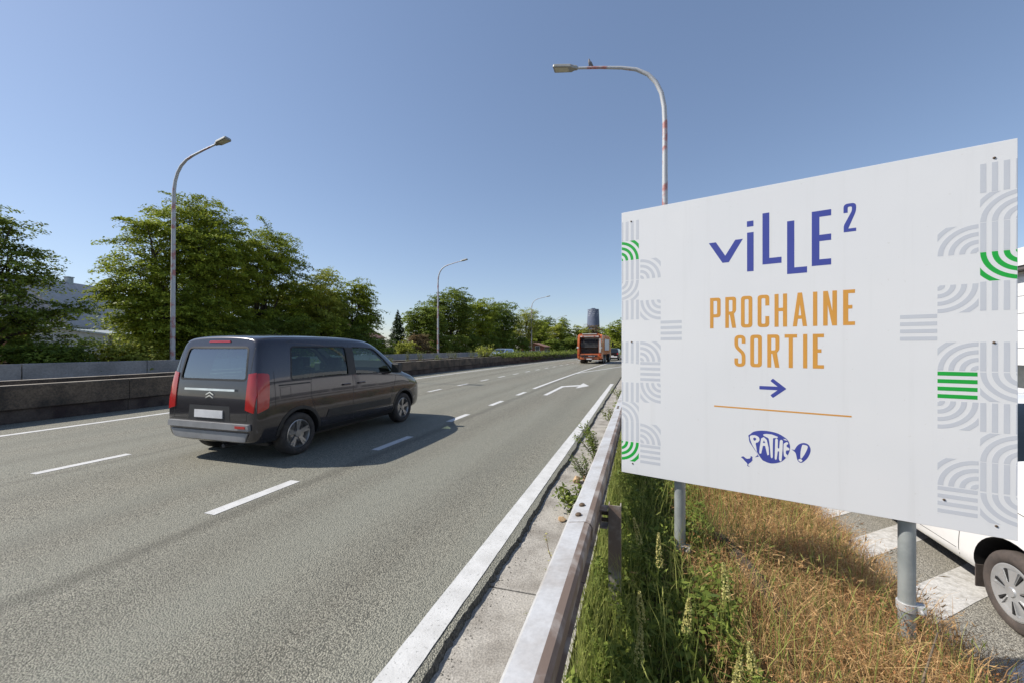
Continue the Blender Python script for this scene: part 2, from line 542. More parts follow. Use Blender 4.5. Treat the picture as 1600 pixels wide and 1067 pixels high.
# service road on the right, lower than the main road
mb = MB()
yy = [-40, -20, -8, -4, 0, 4, 8, 12, 17, 20, 23, 26, 30, 34, 38, 42]
for y in yy:
    f = sstep(17, 38, y)
    mb.v += [(2.3, y, lerp(-.70, -.02, f)), (9.6, y, lerp(-.70, -.02, f))]
for i in range(len(yy)-1): mb.f.append((2*i, 2*i+1, 2*i+3, 2*i+2)); mb.m.append(0)
service = mb.build('service_road', M['road2'])
tag(service, kind='structure')
# broad weathered white bars across the parking strip
def bar(x0, x1, y0, y1, sk):
    b = MB(); n = 8
    for i in range(n+1):
        x = lerp(x0, x1, i/n)
        b.v += [(x, y0+sk*(x-x0)+random.uniform(-.01, .01), -.696), (x, y1+sk*(x-x0)+random.uniform(-.01, .01), -.696)]
    for i in range(n): b.f.append((2*i, 2*i+2, 2*i+3, 2*i+1)); b.m.append(0)
    b.build('painted_bar', M['markw'], service)
for k in range(-5, 9):
    bar(2.33, 4.9, 4.28+1.08*k, 4.74+1.08*k, .85)

def strip(x0, y0, x1, y1, w, name='edge_line', curve=False, n=1, z=.004):
    """a painted line between two road points"""
    b = MB()
    dx, dy = x1-x0, y1-y0
    L = math.hypot(dx, dy); nx_, ny_ = -dy/L*w/2, dx/L*w/2
    for i in range(n+1):
        t = i/n
        x, y = x0+dx*t, y0+dy*t
        s_ = shift(y) if curve else 0
        b.v += [(x+nx_+s_, y+ny_, z), (x-nx_+s_, y-ny_, z)]
    for i in range(n): b.f.append((2*i, 2*i+1, 2*i+3, 2*i+2)); b.m.append(0)
    return b.build(name, M['mark'], road)

y = 2.84 - 2.6*3
while y < 15.0:
    strip(-4.07, y, -4.07, y+1.04, .145, 'lane_dash', True); y += 2.6
y = 3.04 - 2.55*2
k = 0
while y < 92:
    strip(-7.56, y, -7.56, y+1.03, .14, 'lane_dash', True, 1); y += 2.55
strip(-11.37, -30, -11.37, 95, .16, 'edge_line', True, 90)
strip(-4.08, 15.55, -4.08, 60, .15, 'solid_line', True, 40)
strip(-3.92, 25.4, -1.35, 36.9, .15, 'gore_line', False, 1, .008)
strip(-1.35, 36.9, 2.1, 52.3, .15, 'gore_line', False, 1, .008)
# broad right edge line with slightly uneven borders
b = MB(); yy = list(np.arange(-3, 18.7, .08))
for y in yy:
    e = .002*math.sin(y*1.7)+random.uniform(-.0015, .0015)
    b.v += [(-1.255+e-.03*sstep(8, 18.6, y), y, .004), (-1.088+random.uniform(-.002, .002)-.05*sstep(8, 18.6, y), y, .004)]
for i in range(len(yy)-1): b.f.append((2*i, 2*i+1, 2*i+3, 2*i+2)); b.m.append(0)
b.build('edge_line', M['mark'], road)
# bent arrow to the exit
b = MB()
P = [(-3.22, 13.55), (-3.07, 13.55), (-3.06, 16.55), (-2.50, 17.12), (-2.50, 16.2), (-2.10, 17.45), (-2.52, 18.7), (-2.52, 17.75), (-3.22, 16.95)]
b.add([(x, y, .004) for x, y in P], [(0, 1, 2, 8), (2, 3, 7, 8), (4, 5, 3), (3, 5, 7), (5, 6, 7)])
b.build('arrow_marking', M['mark'], road)

# concrete gutter strip between surfacing and guard rail, in slabs
gutter = empty('gutter'); tag(gutter, kind='structure')
y = -3.35
while y < 24:
    b = MB()
    L = 3.0
    n = 10
    for i in range(n+1):
        yy_ = y + .008 + (L-.016)*i/n
        e = random.uniform(-.006, .006)
        for x, z in ((-1.10, -.05), (-.75, -.046+e*.3), (-.55, -.042+e*.3), (-.36, -.03)):
            b.v.append((x, yy_, z))
    for i in range(n):
        for k in range(3):
            a = i*4+k; b.f.append((a, a+1, a+5, a+4)); b.m.append(0)
    for s_ in (0, n):
        a = s_*4
        m0 = len(b.v)
        for k in range(4): b.v.append((b.v[a+k][0], b.v[a+k][1], -.1))
        for k in range(3): b.f.append((a+k, a+k+1, m0+k+1, m0+k)); b.m.append(0)
    b.build('concrete_slab', M['conc'], gutter)
    y += L

# ------------------------------------------------------------------ median barrier and far wall
def curved_wall(name, x, prof, y0, y1, seg, gap, mats, label, cat, part, top_mat=True, jitter=0.0):
    """prof: closed outline (dx, z, material) of the cross-section; built in separate precast segments"""
    root = empty(name, (0, 0, 0), 0, label, cat)
    y = y0
    while y < y1:
        b = MB(); n = 3
        jx = random.uniform(-jitter, jitter); jz = random.uniform(-jitter, jitter)*.5
        P = len(prof)
        for i in range(n+1):
            yy_ = y + gap/2 + (seg-gap)*i/n
            for dx, z, m_ in prof:
                b.v.append((x+dx+jx+shift(yy_), yy_, z+(jz if z > .05 else 0)))
        for i in range(n):
            for k in range(P):
                k2 = (k+1) % P
                b.f.append((i*P+k, i*P+k2, (i+1)*P+k2, (i+1)*P+k)); b.m.append(prof[k][2])
        b.f.append(tuple(range(P))[::-1]); b.m.append(0)
        b.f.append(tuple(n*P+k for k in range(P))); b.m.append(0)
        b.build(part, mats, root)
        y += seg
    return root

# road-side wall of the planted median: overhanging upper body on a recessed plinth
pr_near = [(-.20, -.05, 0), (-.06, -.05, 1), (-.06, .27, 1), (0.0, .31, 0), (0.0, .80, 0), (-.015, .83, 2), (-.19, .83, 2), (-.20, .80, 0)]
curved_wall('median_barrier', -12.98, pr_near, -21, 112, 4.0, .014, [M['wall_dark'], M['wall_base'], M['wall_top']],
            'dark weathered concrete barrier along the left edge of the carriageway', 'barrier', 'concrete_segment')
pr_back = [(-.18, -.05, 0), (0, -.05, 0), (0, .87, 0), (-.01, .89, 2), (-.17, .89, 2), (-.18, .87, 0)]
curved_wall('median_back_wall', -13.82, pr_back, -21, 112, 4.0, .014, [M['wall_dark'], M['wall_base'], M['wall_top']],
            'low brown wall just behind the dark barrier, only its pale top showing', 'barrier', 'concrete_segment')
b = MB(); yy = [-20, -5, 0, 5, 10, 14, 18, 22, 26, 30, 35, 40, 45, 50, 60, 70, 80, 95, 111]
for y in yy: b.v += [(-13.16+shift(y), y, .68), (-13.83+shift(y), y, .68)]
for i in range(len(yy)-1): b.f.append((2*i, 2*i+1, 2*i+3, 2*i+2)); b.m.append(0)
tag(b.build('median_soil', M['soil']), kind='structure')
pr_far = [(-.16, -.08, 0), (0, -.08, 0), (0, 1.06, 0), (-.02, 1.08, 1), (-.14, 1.08, 1), (-.16, 1.06, 0)]
curved_wall('roadside_wall', -20.8, pr_far, -14.4, 74, 3.75, .03, [M['wall_light'], M['wall_top']],
            'light grey concrete panel wall in front of the trees, beyond the opposite carriageway', 'wall', 'wall_panel', jitter=.012)

# ------------------------------------------------------------------ street lamps
def make_lamp():
    t = empty('street_lamp')
    pts = [(0,0,-.05), (0,0,2), (0,0,4.5), (0,0,7), (0,0,8.7), (.02,0,9.2), (.10,0,9.65), (.26,0,10.02), (.50,0,10.32), (.85,0,10.55), (1.3,0,10.70), (2.0,0,10.86), (2.75,0,11.0)]
    rad = [.105, .10, .092, .083, .077, .074, .07, .066, .062, .056, .05, .043, .038]
    b = MB(); b.tube(pts[:5], rad[:5], 14); b.tube([(0,0,-.05),(0,0,.04)], .2, 14)
    b.box(.085, .108, -.05, .05, .6, 1.0)
    b.build('pole', M['lamp_pole'], t, smooth=True, angle=40)
    b = MB(); b.tube(pts[4:], rad[4:], 12)
    b.build('arm', M['lamp_pole'], t, smooth=True, angle=40)
    b = MB()
    ang = .19
    def T(x, y, z): return (2.72 + x*math.cos(ang) - z*math.sin(ang), y, 11.0 + x*math.sin(ang) + z*math.cos(ang))
    out = [(0, .05), (.12, .075), (.22, .15), (.78, .165), (.82, .15), (.82, -.15), (.78, -.165), (.22, -.15), (.12, -.075), (0, -.05)]
    n = len(out)
    vs = [T(x, y, -.045) for x, y in out] + [T(x, y*.97, .03) for x, y in out] + [T(.05+x*.92, y*.7, .075) for x, y in out]
    fs = [tuple(range(n))[::-1], tuple(range(2*n, 3*n))]
    for r_ in range(2):
        for i in range(n):
            j = (i+1) % n
            fs.append((r_*n+i, r_*n+j, (r_+1)*n+j, (r_+1)*n+i))
    b.add(vs, fs)
    b.build('lamp_head', M['lamp_head'], t, bevel=.008)
    b = MB()
    vs = [T(x, y, z) for z in (-.047, -.056) for x, y in ((.30, .12), (.76, .12), (.76, -.12), (.30, -.12))]
    b.add(vs, [(0,1,2,3), (7,6,5,4), (0,4,5,1), (1,5,6,2), (2,6,7,3), (3,7,4,0)])
    b.build('lens', M['lamp_lens'], t)
    return t
proto = make_lamp()
lamps = [(.74, 13.3, math.pi, -.0, 'tall lamp rising behind the white billboard with a bird on its arm'),
         (-21.35, 13.2, 0, .01, 'rusty red lamp post in front of the big trees on the left'),
         (-21.2, 39.3, 0, .0, 'thin lamp post past the van, in front of the second group of trees'),
         (-19.3, 72.0, 0, .0, 'lamp post half hidden behind the pale airy tree, arm tip showing'),
         (-24.3, 118.0, 0, .0, 'slim distant lamp post before the far trees left of the orange truck'),
         (-7.6, 165.0, 0, .0, 'very small lamp post beside the billboard edge, right of the truck')]
for i, (x, y, rz, tilt, lab) in enumerate(lamps):
    t = proto if i == 0 else copy_tree(proto)
    t.location = (x, y, -.05); t.rotation_euler = (0, tilt, rz)
    tag(t, lab, 'street lamp', 'street lamps along the expressway')
proto.rotation_euler = (0, 0, math.pi)

# ------------------------------------------------------------------ guard rail on the right
rail = empty('guard_rail', (0, 0, 0), 0, 'grey steel guard rail with rusty back, running along the gutter towards the billboard', 'guard rail')
RX = -.315
prof = [(.075, .655), (.078, .725), (.066, .742), (.040, .748), (-.045, .735), (-.060, .715), (-.060, .665), (-.045, .645), (.020, .620), (.028, .60), (.028, .575), (.020, .555), (-.045, .53), (-.060, .51), (-.060, .46), (-.045, .44), (.040, .425)]
def rail_beam(y0, y1, off):
    b = MB(); n = len(prof); steps = 6
    # two skins, 4 mm apart, so the sheet has a real edge
    inner = []
    for i, (x, z) in enumerate(prof):
        a = Vector(prof[max(i-1, 0)]); c = Vector(prof[min(i+1, n-1)])
        t_ = (c-a).normalized(); inner.append((x + t_.y*.004*-1, z + t_.x*.004))
    ring = [(x, z) for x, z in prof] + inner[::-1]
    R = len(ring)
    for s_ in range(steps+1):
        y = lerp(y0, y1, s_/steps)
        for x, z in ring: b.v.append((RX+x+off, y, z+off*.6))
    for s_ in range(steps):
        for k in range(R):
            k2 = (k+1) % R
            front = 0 if (3 <= k < 16) else 1
            b.f.append((s_*R+k, s_*R+k2, (s_+1)*R+k2, (s_+1)*R+k)); b.m.append(front)
    for s_ in (0, steps):
        for k in range(n-1):
            b.f.append((s_*R+k, s_*R+k+1, s_*R+R-2-k, s_*R+R-1-k)); b.m.append(1)
    b.build('rail_beam', [M['galv'], M['rust']], rail)
ends = [-1.62, 2.38, 6.38, 10.38, 14.38, 18.38, 22.0]
for i in range(len(ends)-1):
    rail_beam(ends[i] - (.0 if i == 0 else .30), ends[i+1], .0055*(i % 2))
for y in [-1.5, 2.5, 6.5, 10.5, 14.5, 18.5]:
    b = MB()        # C-section post
    px0, px1 = RX+.130, RX+.205
    b.box(px0, px1, y-.003, y+.003, -.3, .69)
    b.box(px0, px0+.006, y+.003, y+.055, -.3, .69)
    b.box(px1-.006, px1, y+.003, y+.055, -.3, .69)
    b.build('rail_post', M['rust'], rail)
    b = MB()
    b.box(RX+.082, px0-.002, y-.045, y+.045, .56, .566); b.box(RX+.082, px0-.002, y-.045, y+.045, .665, .671)
    b.box(RX+.082, RX+.088, y-.045, y+.045, .566, .665)
    b.build('spacer', M['rust'], rail)
    for z in (.60, .64):
        b = MB(); b.tube([(RX+.09, y+.02, z-.01), (px0+.04, y+.02, z-.01)], .012, 6)
        b.build('bolt', M['bolt'], rail)
for y0 in ends[1:-1]:
    for dy in (-.22, -.08):
        b = MB(); b.lathe([(-.002, .017), (.006, .017), (.011, .010), (.012, 0.0005)], 'z', 10)
        o = b.build('bolt', M['bolt'], rail, loc=(RX-.002, y0+dy, .7475))
        o.rotation_euler = (0, -.15, 0)

# ------------------------------------------------------------------ billboard
BW = 2.0
board = empty('billboard', (-.136, 3.2, 0), math.atan2(-.546, 1.924), 'large white exit billboard with blue and orange lettering on two steel posts', 'billboard')
BZ = .69
b = MB()
b.box(0, BW, 0, .018, BZ, BZ+2.0)
panel = b.build('panel', M['board'], board, bevel=.0015)
for u in (.41, 1.615):
    b = MB(); b.lathe([(-.35, .038), (BZ+1.9, .038)], 'z', 24, (u, .075, 0))
    post = b.build('sign_post', M['post'], board, smooth=True, angle=40)
    b = MB()
    b.lathe([(.17, .039), (.17, .046), (.215, .046), (.215, .039)], 'z', 24, (u, .075, 0))
    b.box(u+.035, u+.075, .045, .105, .172, .212); b.tube([(u+.055, .02, .192), (u+.055, .13, .192)], .007, 8)
    b.build('clamp_collar', M['galv'], post, bevel=.002)
for z in (.12, .72, 1.32, 1.88):
    b = MB(); b.box(.03, BW-.03, .019, .036, BZ+z-.03, BZ+z+.03)
    b.build('back_rail', M['post'], board, bevel=.002)
for u, v in [(.074, 1.922), (.078, 1.002), (.086, .078), (1.922, 1.921), (1.921, .985), (1.929, .057), (1.744, .152)]:
    b = MB(); b.lathe([(.0005, .0062), (-.003, .0056), (-.0045, .003), (-.005, .0003)], 'y', 10, (u, 0, BZ+v))
    b.build('screw', M['bolt'], board)

def print_loops(name, loops, mat, proud=.0003, th=.0003, parent=None):
    """flat print: closed outlines (holes allowed) filled as one thin sheet on the panel"""
    cu = bpy.data.curves.new(name, 'CURVE')
    cu.dimensions = '2D'; cu.fill_mode = 'BOTH'; cu.extrude = th/2
    for lp in loops:
        sp = cu.splines.new('POLY'); sp.points.add(len(lp)-1)
        for i, (x, y) in enumerate(lp): sp.points[i].co = (x, y, 0, 1)
        sp.use_cyclic_u = True
    tmp = bpy.data.objects.new(name, cu); COL.objects.link(tmp)
    me = eval_mesh(tmp)
    bpy.data.objects.remove(tmp); bpy.data.curves.remove(cu)
    me.materials.clear(); me.materials.append(mat); me.name = name
    # curve plane -> board plane
    me.transform(Matrix(((1, 0, 0, 0), (0, 0, -1, -proud), (0, 1, 0, BZ), (0, 0, 0, 1))))
    o = bpy.data.objects.new(name, me); link(o, parent or board)
    return o

def rpoly(pts, n=5):
    """polygon with rounded corners: (x, y) or (x, y, r)"""
    out = []; N = len(pts)
    for i, p in enumerate(pts):
        if len(p) < 3 or p[2] <= 0: out.append((p[0], p[1])); continue
        P = Vector(p[:2]); A = Vector(pts[i-1][:2]); B = Vector(pts[(i+1) % N][:2])
        a = (A-P); c = (B-P)
        r = min(p[2], a.length*.49, c.length*.49)
        s, e = P + a.normalized()*r, P + c.normalized()*r
        for k in range(n+1):
            t = k/n
            q = s*(1-t)**2 + P*2*t*(1-t) + e*t*t
            out.append((q.x, q.y))
    return out

def stroke(pts, t, rad=0.0, n=5, cap=False):
    """outline of an open polyline of thickness t, corners rounded by rad"""
    c = [(p[0], p[1], rad if 0 < i < len(pts)-1 else 0) for i, p in enumerate(pts)]
    mid = []
    for i, p in enumerate(c):
        if p[2] <= 0 or i in (0, len(c)-1): mid.append(Vector(p[:2])); continue
        P = Vector(p[:2]); a = Vector(c[i-1][:2])-P; d = Vector(c[i+1][:2])-P
        r = min(p[2], a.length*.49, d.length*.49)
        s, e = P + a.normalized()*r, P + d.normalized()*r
        for k in range(n+1):
            q = k/n; mid.append(s*(1-q)**2 + P*2*q*(1-q) + e*q*q)
    L = []; R = []
    for i, p in enumerate(mid):
        a = (p-mid[i-1]).normalized() if i else None
        d = (mid[i+1]-p).normalized() if i < len(mid)-1 else None
        if a is None: a = d
        if d is None: d = a
        na = Vector((-a.y, a.x)); nb = Vector((-d.y, d.x))
        m = (na+nb).normalized(); k = t/2/max(.35, m.dot(na))
        L.append(p+m*k); R.append(p-m*k)
    if cap:
        d = (mid[-1]-mid[-2]).normalized(); a = (mid[0]-mid[1]).normalized()
        def arc(p, dr):
            s_ = Vector((-dr.y, dr.x)); return [p + (s_*math.cos(w)+dr*math.sin(w))*t/2 for w in [math.pi*k/6 for k in range(1, 6)]]
        pts_ = L + arc(mid[-1], d) + R[::-1] + arc(mid[0], a)
    else:
        pts_ = L + R[::-1]
    return [(q.x, q.y) for q in pts_]

def smooth_loop(pts, n=5):
    out = []; N = len(pts)
    for i in range(N):
        p0, p1, p2, p3 = [Vector(pts[(i+k-1) % N]) for k in range(4)]
        for k in range(n):
            t = k/n
            q = .5*((2*p1) + (p2-p0)*t + (2*p0-5*p1+4*p2-p3)*t*t + (3*p1-p0-3*p2+p3)*t*t*t)
            out.append((q.x, q.y))
    return out

# VILLE 2 wordmark, each letter jumping up and down
LET = [
    [[(.611, 1.677), (.655, 1.677), (.712, 1.578), (.771, 1.677), (.815, 1.677), (.733, 1.532), (.695, 1.532)]],
    [[(.838, 1.788), (.875, 1.788), (.875, 1.751), (.838, 1.751)], [(.839, 1.713), (.876, 1.713), (.876, 1.458), (.839, 1.458)]],
    [[(.925, 1.824), (.962, 1.824), (.962, 1.532), (1.027, 1.532), (1.027, 1.494), (.925, 1.494)]],
    [[(1.056, 1.75), (1.093, 1.75), (1.093, 1.457), (1.157, 1.457), (1.157, 1.419), (1.056, 1.419)]],
    [[(1.18, 1.786), (1.273, 1.786), (1.273, 1.749), (1.217, 1.749), (1.217, 1.64), (1.273, 1.64), (1.273, 1.602), (1.217, 1.602), (1.217, 1.492), (1.273, 1.492), (1.273, 1.455), (1.18, 1.455)]],
    [rpoly([(1.33, 1.75), (1.33, 1.803, .022), (1.387, 1.803, .022), (1.387, 1.754, .02), (1.3515, 1.656), (1.387, 1.656), (1.387, 1.637), (1.331, 1.637), (1.331, 1.676, .01), (1.368, 1.758, .01), (1.368, 1.784, .008), (1.349, 1.784, .008), (1.349, 1.75)])],
]
for lp in LET:
    print_loops('letter', lp, M['p_blue'])

t_ = .0215; h_ = .208
def E_(w): return [[(0,0),(w,0),(w,t_),(t_*1.1,t_),(t_*1.1,.096),(w-.012,.096),(w-.012,.096+t_),(t_*1.1,.096+t_),(t_*1.1,h_-t_),(w,h_-t_),(w,h_),(0,h_)]]
def glyph(ch, w):
    t, h = t_, h_
    if ch == 'P': return [rpoly([(0,0),(t,0),(t,.074),(w,.074,.02),(w,h,.02),(0,h)]), rpoly([(t,.074+t),(t,h-t),(w-t,h-t,.008),(w-t,.074+t,.008)])]
    if ch == 'R': return [rpoly([(0,0),(t,0),(t,.088),(w*.42,.088),(w-t*1.08,0),(w,0),(w*.80,.094),(w,.112,.012),(w,h,.02),(0,h)]), rpoly([(t,.088+t),(t,h-t),(w-t,h-t,.008),(w-t,.088+t,.008)])]
    if ch == 'O': return [rpoly([(0,0,.022),(w,0,.022),(w,h,.022),(0,h,.022)]), rpoly([(t,t,.008),(w-t,t,.008),(w-t,h-t,.008),(t,h-t,.008)])]
    if ch == 'C': return [rpoly([(0,0,.022),(w,0,.022),(w,.07),(w-t,.07),(w-t,t,.008),(t,t,.008),(t,h-t,.008),(w-t,h-t,.008),(w-t,h-.07),(w,h-.07),(w,h,.022),(0,h,.022)])]
    if ch == 'H': return [[(0,0),(t,0),(t,.098),(w-t,.098),(w-t,0),(w,0),(w,h),(w-t,h),(w-t,.098+t),(t,.098+t),(t,h),(0,h)]]
    if ch == 'A': return [[(0,0),(t,0),(t*1.22,.046),(w-t*1.22,.046),(w-t,0),(w,0),(w*.655,h),(w*.345,h)], [(t*1.36,.067),(w*.5,.135),(w-t*1.36,.067)]]
    if ch == 'I': return [[(0,0),(w,0),(w,h),(0,h)]]
    if ch == 'N': return [[(0,0),(t,0),(t,.125),(w-t*1.05,0),(w,0),(w,h),(w-t,h),(w-t,.085),(t*1.05,h),(0,h)]]
    if ch == 'E': return E_(w)
    if ch == 'T': c = w/2; return [[(c-t/2,0),(c+t/2,0),(c+t/2,h-t),(w,h-t),(w,h),(0,h),(0,h-t),(c-t/2,h-t)]]
    if ch == 'S': return [stroke([(w-t/2,h-.055),(w-t/2,h-t/2),(t/2,h-t/2),(t/2,.132),(w-t/2,.086),(w-t/2,t/2),(t/2,t/2),(t/2,.056)], t, .02)]
row1 = [('P', .619, .684), ('R', .712, .776), ('O', .804, .869), ('C', .898, .962), ('H', .99, 1.056), ('A', 1.085, 1.157), ('I', 1.186, 1.207), ('N', 1.235, 1.300), ('E', 1.328, 1.382)]
row2 = [('S', .766, .830), ('O', .857, .922), ('R', .951, 1.016), ('T', 1.043, 1.107), ('I', 1.137, 1.158), ('E', 1.185, 1.239)]
for row, base in ((row1, 1.090), (row2, .834)):
    for ch, a, c in row:
        print_loops('letter', [[(x+a, y+base) for x, y in lp] for lp in glyph(ch, c-a)], M['p_orange'])
# arrow: shaft and head as one closed outline
ar = rpoly([(.908, .6915, .004), (1.006, .6915), (.968, .6575, .004), (.981, .640, .006), (1.053, .7025, .006), (.981, .765, .006), (.968, .748, .004), (1.006, .714), (.908, .714, .004)])
print_loops('arrow', [ar], M['p_blue'])
print_loops('underline', [[(.644, .5575), (1.367, .5535), (1.367, .5625), (.644, .5665)]], M['p_orange'])

# cinema logo: dark speech bubble with white hand-cut letters, small cockerel, second bubble
def lu(x, y):
    """sketch units (measured on the logo, 0.1 mm grid) -> board metres"""
    return (.736 + x*.000345 - .00000002*x*x, .489 - y*.000362 + (x-700)*.000012)
def L(pts): return [lu(x, y) for x, y in pts]
blob = smooth_loop(L([(335, 320), (365, 245), (440, 192), (600, 170), (800, 195), (940, 262), (1010, 330), (1035, 440), (1000, 560), (935, 650), (860, 705), (720, 740), (600, 712), (530, 650)]), 4) + L([(505, 640), (438, 660), (486, 612), (470, 580)]) + smooth_loop(L([(400, 490), (350, 400), (335, 320), (365, 245)]), 4)[4:8]
print_loops('speech_bubble', [blob], M['p_blue'])
bub2 = L([(1058, 458), (1108, 468)]) + smooth_loop(L([(1130, 430), (1185, 365), (1270, 335), (1350, 365), (1382, 450), (1345, 560), (1280, 640), (1215, 678), (1160, 640), (1135, 540), (1118, 495)]), 4)
print_loops('speech_bubble', [bub2[:2] + bub2[2:-4]], M['p_blue'])
cock = L([(203, 690), (215, 668), (245, 665), (275, 690), (300, 702), (350, 692), (366, 668), (364, 648), (385, 648), (400, 668), (392, 690), (398, 718), (372, 755), (338, 782), (325, 800), (322, 820), (355, 842), (322, 836), (305, 826), (312, 800), (300, 778), (265, 745), (235, 708)])
print_loops('cockerel_mark', [cock], M['p_blue'])
W2 = dict(mat=M['p_white'], proud=.0006)
lett = {
 'P': [smooth_loop(L([(352, 292), (430, 262), (500, 290), (516, 345), (490, 385), (452, 405), (462, 480), (468, 555), (440, 520), (385, 420)]), 4), smooth_loop(L([(415, 310), (452, 312), (458, 342), (432, 362), (412, 340)]), 3)],
 'A': [rpoly(L([(512, 560), (520, 470), (545, 310), (590, 284), (640, 330), (672, 470), (678, 590), (650, 602), (612, 440), (575, 440), (545, 580), (520, 586)]), 3), L([(572, 390), (592, 340), (614, 388)])],
 'T': [rpoly([(*p, .006) for p in L([(572, 240), (620, 224), (720, 226), (832, 262), (820, 282), (745, 290), (742, 420), (742, 630), (725, 652), (708, 630), (690, 420), (672, 300), (590, 262)])], 3)],
 'H': [rpoly([(*p, .006) for p in L([(782, 310), (806, 285), (828, 310), (826, 462), (850, 466), (862, 322), (888, 306), (912, 325), (908, 470), (890, 680), (868, 690), (846, 660), (850, 515), (826, 512), (808, 655), (790, 672), (774, 650), (778, 470)])], 3)],
 'E': [rpoly([(*p, .005) for p in L([(926, 372), (985, 336), (1010, 372), (975, 392), (975, 425), (1030, 450), (1018, 482), (965, 488), (962, 540), (1000, 580), (975, 622), (930, 590), (922, 480)])], 3)],
 '!': [smooth_loop(L([(1252, 368), (1330, 384), (1318, 450), (1270, 545), (1228, 602), (1208, 588), (1214, 480), (1232, 400)]), 3)],
 '.': [smooth_loop(L([(1172, 634), (1205, 612), (1242, 632), (1232, 655), (1205, 662)]), 3)],
 "'": [L([(918, 290), (965, 296), (995, 318), (940, 310)])],
}
for k, lp in lett.items():
    print_loops('letter', lp, W2['mat'], proud=W2['proud'])

# decorative tiles: bars, quarter rings
def ring_tile(cx, cy, u0, v0, s, lo, hi):
    loops = []
    n = 12
    for r0, r1 in ((.05, .19), (.32, .46), (.59, .73), (.86, 1.0), (1.13, 1.27)):
        def lim(r): return (0, math.pi/2) if r <= 1 else (math.acos(1/r), math.asin(1/r))
        a0, a1 = lim(r0); c0, c1 = lim(r1)
        inner = [(r0*math.cos(lerp(a0, a1, i/n)), r0*math.sin(lerp(a0, a1, i/n))) for i in range(n+1)]
        outer = [(r1*math.cos(lerp(c0, c1, i/n)), r1*math.sin(lerp(c0, c1, i/n))) for i in range(n+1)]
        q = []
        for x, y in inner + outer[::-1]:
            x = x if cx == 0 else 1-x; y = y if cy == 0 else 1-y
            q.append((min(hi, max(lo, u0 + x*s)), v0 + y*s))
        if max(p[0] for p in q) - min(p[0] for p in q) > .003: loops.append(q)
    return loops
def vbars(u0, v0, s, lo, hi, right):
    out = []
    for k in range(4):
        a = u0 + s*((.05 if right else 0) + .27*k); c = min(hi, a + s*.14); a = max(lo, a)
        if c-a > .003: out.append([(a, v0), (c, v0), (c, v0+s), (a, v0+s)])
    return out
def hbars(u0, v0, s):
    return [[(u0, v0+s*(.04+.27*k)), (u0+s*.98, v0+s*(.04+.27*k)), (u0+s*.98, v0+s*(.18+.27*k)), (u0, v0+s*(.18+.27*k))] for k in range(4)]
LO, HI = .0018, BW-.0018
def tile(kind, u0, v0, green=False, s=.148):
    if kind == '|': lp = vbars(u0, v0, s, LO, HI, u0 < 1)
    elif kind == '=': lp = hbars(u0, v0, s)
    else: lp = ring_tile(0 if 'l' in kind else 1, 0 if 'b' in kind else 1, u0, v0, s, LO, HI)
    o = print_loops('pattern_tile', lp, M['p_green'] if green else M['p_grey'])
    if green: o['label'] = 'green pattern tile among the grey ones'
colA = [('|', 1.777), ('bl', 1.6265, 1), ('|', 1.475), ('tl', 1.322), ('|', 1.172), ('|', .856), ('tl', .706), ('|', .548), ('bl', .398), ('|', .248), ('tl', .094, 1)]
for it in colA: tile(it[0], -.016, it[1], len(it) > 2)
for k_, v in (('bl', 1.474), ('tr', 1.164), ('bl', .858), ('=', .707), ('tr', .551), ('bl', .242), ('=', .088)): tile(k_, .1435, v)
tile('=', .291, 1.008)
colR = [('|', 1.752), ('br', 1.6015), ('|', 1.450), ('tr', 1.299, 1), ('|', 1.148), ('|', .84), ('tr', .686), ('|', .530), ('br', .377), ('|', .225), ('tr', .068)]
for it in colR: tile(it[0], 1.8735, it[1], len(it) > 2)
for k_, v, *g in (('br', 1.446), ('tl', 1.142), ('br', .840), ('=', .687, 1), ('tl', .53), ('br', .228), ('=', .076)): tile(k_, 1.7195, v, bool(g))
tile('=', 1.573, .992)

# pigeon on the arm of the lamp behind the billboard
def make_bird(loc, rz):
    me = bpy.data.meshes.new('bird')
    vs = [(0, 0, .105), (.05, 0, .125), (.085, 0, .165), (.10, 0, .205), (.128, 0, .203), (-.05, 0, .085), (-.10, 0, .06), (-.17, 0, .03), (.01, .022, .045), (.012, .022, .005), (.01, -.022, .045), (.012, -.022, .005)]
    es = [(0,1),(1,2),(2,3),(3,4),(0,5),(5,6),(6,7),(0,8),(8,9),(0,10),(10,11)]
    me.from_pydata(vs, es, [])
    o = bpy.data.objects.new('bird', me); link(o)
    sk = o.modifiers.new('skin', 'SKIN')
    r = [(.06,.055),(.058,.052),(.036,.034),(.033,.03),(.006,.006),(.05,.045),(.034,.022),(.034,.008),(.012,.012),(.007,.007),(.012,.012),(.007,.007)]
    for i, q in enumerate(r): me.skin_vertices[0].data[i].radius = q
    me.skin_vertices[0].data[0].use_root = True
    sb = o.modifiers.new('sub', 'SUBSURF'); sb.levels = 2; sb.render_levels = 2
    m2 = eval_mesh(o); bpy.data.objects.remove(o)
    m2.name = 'bird'; m2.materials.append(M['feather']); smooth_mesh(m2)
    o = bpy.data.objects.new('bird', m2); link(o); o.location = loc; o.rotation_euler = (0, -.5, rz)
    return tag(o, 'small grey bird perched on the curved arm of the lamp', 'bird')
make_bird((.74-2.35, 13.3, 10.93), math.pi*1.05)

